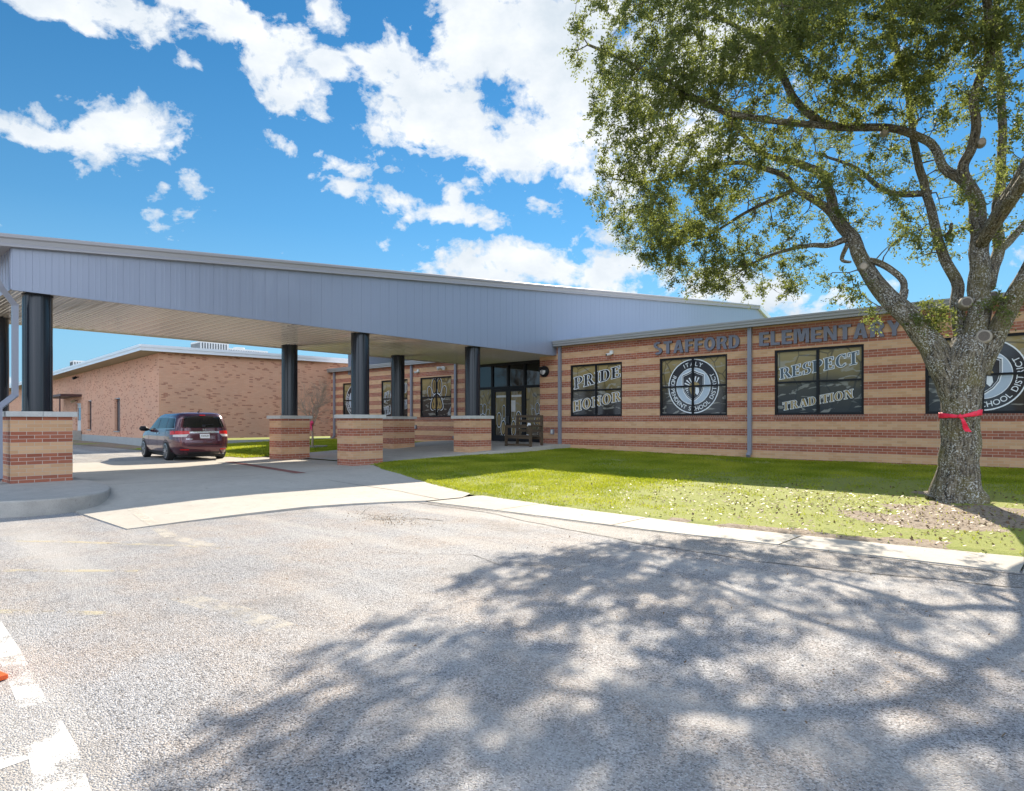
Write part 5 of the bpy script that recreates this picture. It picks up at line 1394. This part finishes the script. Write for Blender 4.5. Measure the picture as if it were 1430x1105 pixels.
# sides
for s_ in (-1,1):
    fn=lambda a,z,o,s_=s_: sidept(a,z,s_,o)
    bl('side_window',[((-2.13,1.18),(-1.42,1.14),(-1.42,1.52),(-1.98,1.50))],fn,M['glass'],.007)
    bl('side_window',[((-1.34,1.14),(-.42,1.12),(-.42,1.54),(-1.34,1.52))],fn,M['glass'],.007)
    bl('side_window',[((-.34,1.12),(.80,1.11),(.42,1.50),(-.34,1.54))],fn,M['glass'],.007)
    m=MB()
    for q in (((-2.16,1.135),(.86,1.085),(.86,1.105),(-2.16,1.155)),((-2.16,1.14),(-2.13,1.14),(-1.99,1.53),(-2.02,1.53)),((-2.02,1.515),(-1.42,1.535),(-1.42,1.55),(-2.02,1.53))): patch(m,fn,q,12,2,.009)
    m.build('window_trim',M['chrome'],CAR,loc=1)
    m=MB()
    for q in (((-1.39,.42),(-1.375,.42),(-1.375,1.12),(-1.39,1.12)),((-.39,.40),(-.375,.40),(-.375,1.12),(-.39,1.12)),((.78,.40),(.795,.40),(.83,1.08),(.815,1.08)),((-2.5,1.085),(-1.40,1.075),(-1.40,1.10),(-2.5,1.11))): patch(m,fn,q,4,6,.004)
    m.build('door_seam',M['black'],CAR,loc=1)
    m=MB()
    for x in (-.30,-.62): patch(m,fn,((x,.95),(x+.2,.95),(x+.2,.985),(x,.985)),4,2,.02)
    m.build('door_handle',M['chrome'],CAR,loc=1)
    m=MB(); patch(m,fn,((-2.3,.22),(2.0,.22),(2.0,.30),(-2.3,.30)),12,2,.006); m.build('sill_trim',M['plastic'],CAR,loc=1)
    m=MB(); m.tube([(.93,s_*.95,1.08),(.90,s_*1.04,1.11)],.03,8); m.tube([(.86,s_*1.03,1.10),(.80,s_*1.13,1.13),(.84,s_*1.25,1.13),(.90,s_*1.27,1.13)],[.07,.10,.09,.04],12); m.build('mirror',M['black'],CAR,loc=1,smooth=True)
    for x in (-1.45,1.55):
        R_=.345; m=MB()
        q=[sidept(x+.405*math.cos(a),max(.225,.345+.405*math.sin(a)),s_,.004) for a in [2*PI*k/40 for k in range(40)]]
        m.poly(q); m.build('wheel_arch',M['plastic'],CAR,loc=1)
        m=MB(); yo,yi=1.005,.76
        m.tube([(x,s_*yi,R_),(x,s_*(yi+.02),R_),(x,s_*(yo-.03),R_),(x,s_*yo,R_)],[R_-.03,R_,R_,R_-.035],48)
        o=m.build('wheel',M['tyre'],CAR,loc=1)
        m=MB(); yy=yo+.002
        for k in range(48):
            a,b=2*PI*k/48,2*PI*(k+1)/48
            m.poly([(x+r_*math.cos(t_),s_*(yy+dd),R_+r_*math.sin(t_)) for r_,t_,dd in ((.235,a,.004),(.262,a,0),(.262,b,0),(.235,b,.004))])
        for k in range(7):
            a=2*PI*k/7; e=Vector((math.cos(a),0,math.sin(a))); f=Vector((-math.sin(a),0,math.cos(a)))
            for dl_ in (-.022,.022):
                c0_=Vector((x,s_*(yy+.006),R_)); m.poly([tuple(c0_+e*.05+f*(dl_-.008)),tuple(c0_+e*.24+f*(dl_*1.6-.012)),tuple(c0_+e*.24+f*(dl_*1.6+.012)),tuple(c0_+e*.05+f*(dl_+.008))])
        m.tube([(x,s_*(yy-.0),R_),(x,s_*(yy+.012),R_)],.06,20); m.build('rim',M['rim'],o,loc=1)
m=MB(); m.box((-2.0,-.75,.12),(2.0,.75,.24)); m.build('underbody',M['plastic'],CAR,loc=1)
m=MB(); m.tube([(-1.45,-.8,.33),(-1.45,.8,.33)],.05,8); m.build('axle',M['plastic'],CAR,loc=1)
m=MB(); m.bar((-1.75,0,1.735),(-1.95,0,1.79),.03,.03); m.build('aerial',M['plastic'],CAR,loc=1)
m=MB()
for s_ in (-1,1): 
    for k in range(10):
        pass
bl('windscreen',[((-.78,1.14),(.78,1.14),(.62,1.60),(-.62,1.60))],lambda y,z,o:(ip(z,XFr)-(0.0)+.006-0.25*(abs(y)/ip(z,HW))**4*.5,y,z),M['glass'])

# ------------------------------------------------------------------ sky, sun, camera
EL_,=(math.radians(32.7),); az=Vector((-.410,.912))
sun=bpy.data.lights.new('sun','SUN'); so=bpy.data.objects.new('sun',sun); COL.objects.link(so)
sun.energy=4.6; sun.angle=math.radians(.42); sun.color=(1.0,.885,.72)
dv=Vector((az.x*math.cos(EL_),az.y*math.cos(EL_),math.sin(EL_))); so.rotation_euler=dv.to_track_quat('Z','Y').to_euler(); so.location=(0,0,30)
W=bpy.data.worlds.new('World'); S.world=W; W.use_nodes=True; nt=W.node_tree; ns=nt.nodes
bg=ns['Background']; 
class WN(NT):
    def __init__(s): s.t=nt; s.n=ns
w=WN()
sky=ns.new('ShaderNodeTexSky'); sky.sky_type='NISHITA'; sky.sun_disc=False; sky.sun_elevation=EL_; sky.sun_rotation=math.atan2(az.x,az.y)
sky.altitude=100; sky.air_density=1.0; sky.dust_density=0.0; sky.ozone_density=3.0
hs=ns.new('ShaderNodeHueSaturation'); hs.inputs['Saturation'].default_value=1.20; hs.inputs['Value'].default_value=.345
tn=w.mix(1.0,sky.outputs[0],(.84,1.015,1.02),'MULTIPLY'); w.L(tn,hs.inputs['Color'])
tc=ns.new('ShaderNodeTexCoord'); dvn=tc.outputs['Generated']
def dotv(v):
    n=ns.new('ShaderNodeVectorMath'); n.operation='DOT_PRODUCT'; w.L(dvn,n.inputs[0]); n.inputs[1].default_value=v; return n.outputs['Value']
r_=dotv((.739,.6737,0)); f_=dotv((-.6737,.739,0)); z_=w.sep(dvn)[2]
AZ=w.math('ARCTAN2',r_,f_); ELV=w.math('ARCSINE',z_)
cmb=ns.new('ShaderNodeCombineXYZ'); w.L(AZ,cmb.inputs[0]); w.L(ELV,cmb.inputs[1]); ae=cmb.outputs[0]
clouds=[(60,8,95,22,0,1),(180,22,85,30,0,1),(250,0,40,16,0,.9),(320,30,60,40,.4,1),(370,80,72,48,.5,1),(400,125,52,30,0,1),(455,88,55,22,.1,.9),(505,82,40,14,0,.7),(425,150,40,10,.3,.6),(560,110,52,50,0,1),(545,165,38,52,0,1),(610,160,90,62,0,1.1),(690,185,110,62,.25,1.1),(700,70,95,85,0,1.1),(650,25,60,45,0,1),(800,80,120,130,0,1.2),(790,190,90,60,0,1.1),(860,150,70,140,0,1.1),(640,10,70,30,.5,1),
(170,182,72,42,-.15,1.05),(60,194,55,17,.15,.9),(120,200,60,34,.1,.9),(170,145,40,22,0,.6),(215,210,30,25,.0,.6),(265,86,36,18,.1,.75),(398,206,24,11,.4,.75),(443,218,14,10,0,.5),(357,210,10,5,0,.5),(478,232,44,14,0,.75),(480,262,44,14,.25,.8),(545,235,40,9,0,.55),(570,280,44,15,.25,.8),(625,262,22,20,.8,.7),(630,300,70,15,.12,.85),(765,290,34,15,.4,.7),(270,250,24,18,.5,.55),(228,260,12,6,0,.45),(110,105,18,6,0,.45),(165,98,20,8,.2,.5),(445,8,34,22,.5,.8),(575,38,8,8,0,.45),
(720,362,92,26,.05,1),(675,380,60,26,0,1),(800,382,70,26,.2,1),(850,378,45,20,.1,.9),(640,372,50,10,0,.7),(985,395,75,22,0,.95),(1060,412,70,22,0,.9),(1170,412,45,18,-.1,.8),(1225,405,50,16,0,.6),(1130,440,60,14,0,.6),(980,60,110,95,0,1),(960,180,60,80,0,.7),(1060,30,60,60,0,.8),(1090,395,30,12,0,.5)]
acc=None
for px,py,rx,ry,rot,amp in clouds:
    u=(px-715)/F; v=(H-py)/F; a=math.atan(u); e=math.atan(v/math.sqrt(1+u*u)); cc_=math.cos(a)
    sx=rx/F*cc_*cc_; sy=ry/F*cc_*math.cos(e)**2
    mp=ns.new('ShaderNodeMapping'); mp.vector_type='TEXTURE'; mp.inputs['Location'].default_value=(a,e,0); mp.inputs['Rotation'].default_value=(0,0,-rot); mp.inputs['Scale'].default_value=(sx*1.25,sy*1.25,1)
    w.L(ae,mp.inputs[0]); ln_=ns.new('ShaderNodeVectorMath'); ln_.operation='LENGTH'; w.L(mp.outputs[0],ln_.inputs[0])
    mr=ns.new('ShaderNodeMapRange'); mr.inputs['From Min'].default_value=1.45; mr.inputs['From Max'].default_value=.25; mr.inputs['To Max'].default_value=amp; w.L(ln_.outputs['Value'],mr.inputs['Value'])
    acc=mr.outputs[0] if acc is None else w.math('MAXIMUM',acc,mr.outputs[0])
n1=w.noise(w.mapv(ae,(1,1.35,1)),9,12,.62,.35); n2=w.noise(w.mapv(ae,(1,1.3,1),(4,2,0)),34,8,.6,.2)
# elsewhere in the sky (behind the camera) bright unseen cloud, added as fill for the shaded walls
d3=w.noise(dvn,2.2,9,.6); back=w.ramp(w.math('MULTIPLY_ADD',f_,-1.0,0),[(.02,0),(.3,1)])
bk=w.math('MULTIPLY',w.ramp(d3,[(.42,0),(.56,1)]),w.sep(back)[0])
den=w.math('MULTIPLY_ADD',w.math('MULTIPLY',w.math('GREATER_THAN',acc,.001),1),0,w.math('ADD',acc,w.math('ADD',w.math('MULTIPLY_ADD',n1,3.0,-1.5),w.math('MULTIPLY_ADD',n2,1.3,-.65))))
msk=w.ramp(den,[(.40,0),(.56,.5),(.80,1)])
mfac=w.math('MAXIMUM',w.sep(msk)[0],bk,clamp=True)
shade=w.ramp(w.noise(w.mapv(ae,(1,1.5,1),(1,1,0)),6,8,.6),[(.35,0),(.7,1)])
CL=w.mix(shade,(2.0,2.25,2.5),(3.1,3.15,3.2))
CL=w.mix(w.sep(back)[0],CL,(6.2,7.0,8.3))  # unseen back cloud made brighter than the visible ones, as fill light
hz=w.sep(w.ramp(z_,[(0.0,1),(.10,.65),(.28,.12),(.5,0)]))[0]
skb=w.mix(hz,hs.outputs[0],(.80,1.62,2.45))
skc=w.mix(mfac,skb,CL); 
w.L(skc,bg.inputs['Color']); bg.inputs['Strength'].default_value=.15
cam=bpy.data.cameras.new('camera'); co=bpy.data.objects.new('camera',cam); COL.objects.link(co); S.camera=co
co.location=(0,0,CZ); co.rotation_euler=(PI/2,0,math.atan2(.6737,.739)); cam.sensor_width=36; cam.lens=36*F/1430; cam.shift_y=(H-552.5)/1430; cam.clip_end=3000; cam.clip_start=.05
S.view_settings.view_transform='Standard'; S.view_settings.look='None'; S.view_settings.gamma=1; S.view_settings.exposure=1.25
S.render.engine='CYCLES'; S.render.resolution_x=1024; S.render.resolution_y=791
S.cycles.max_bounces=8; S.cycles.diffuse_bounces=4; S.cycles.glossy_bounces=4; S.cycles.transparent_max_bounces=8
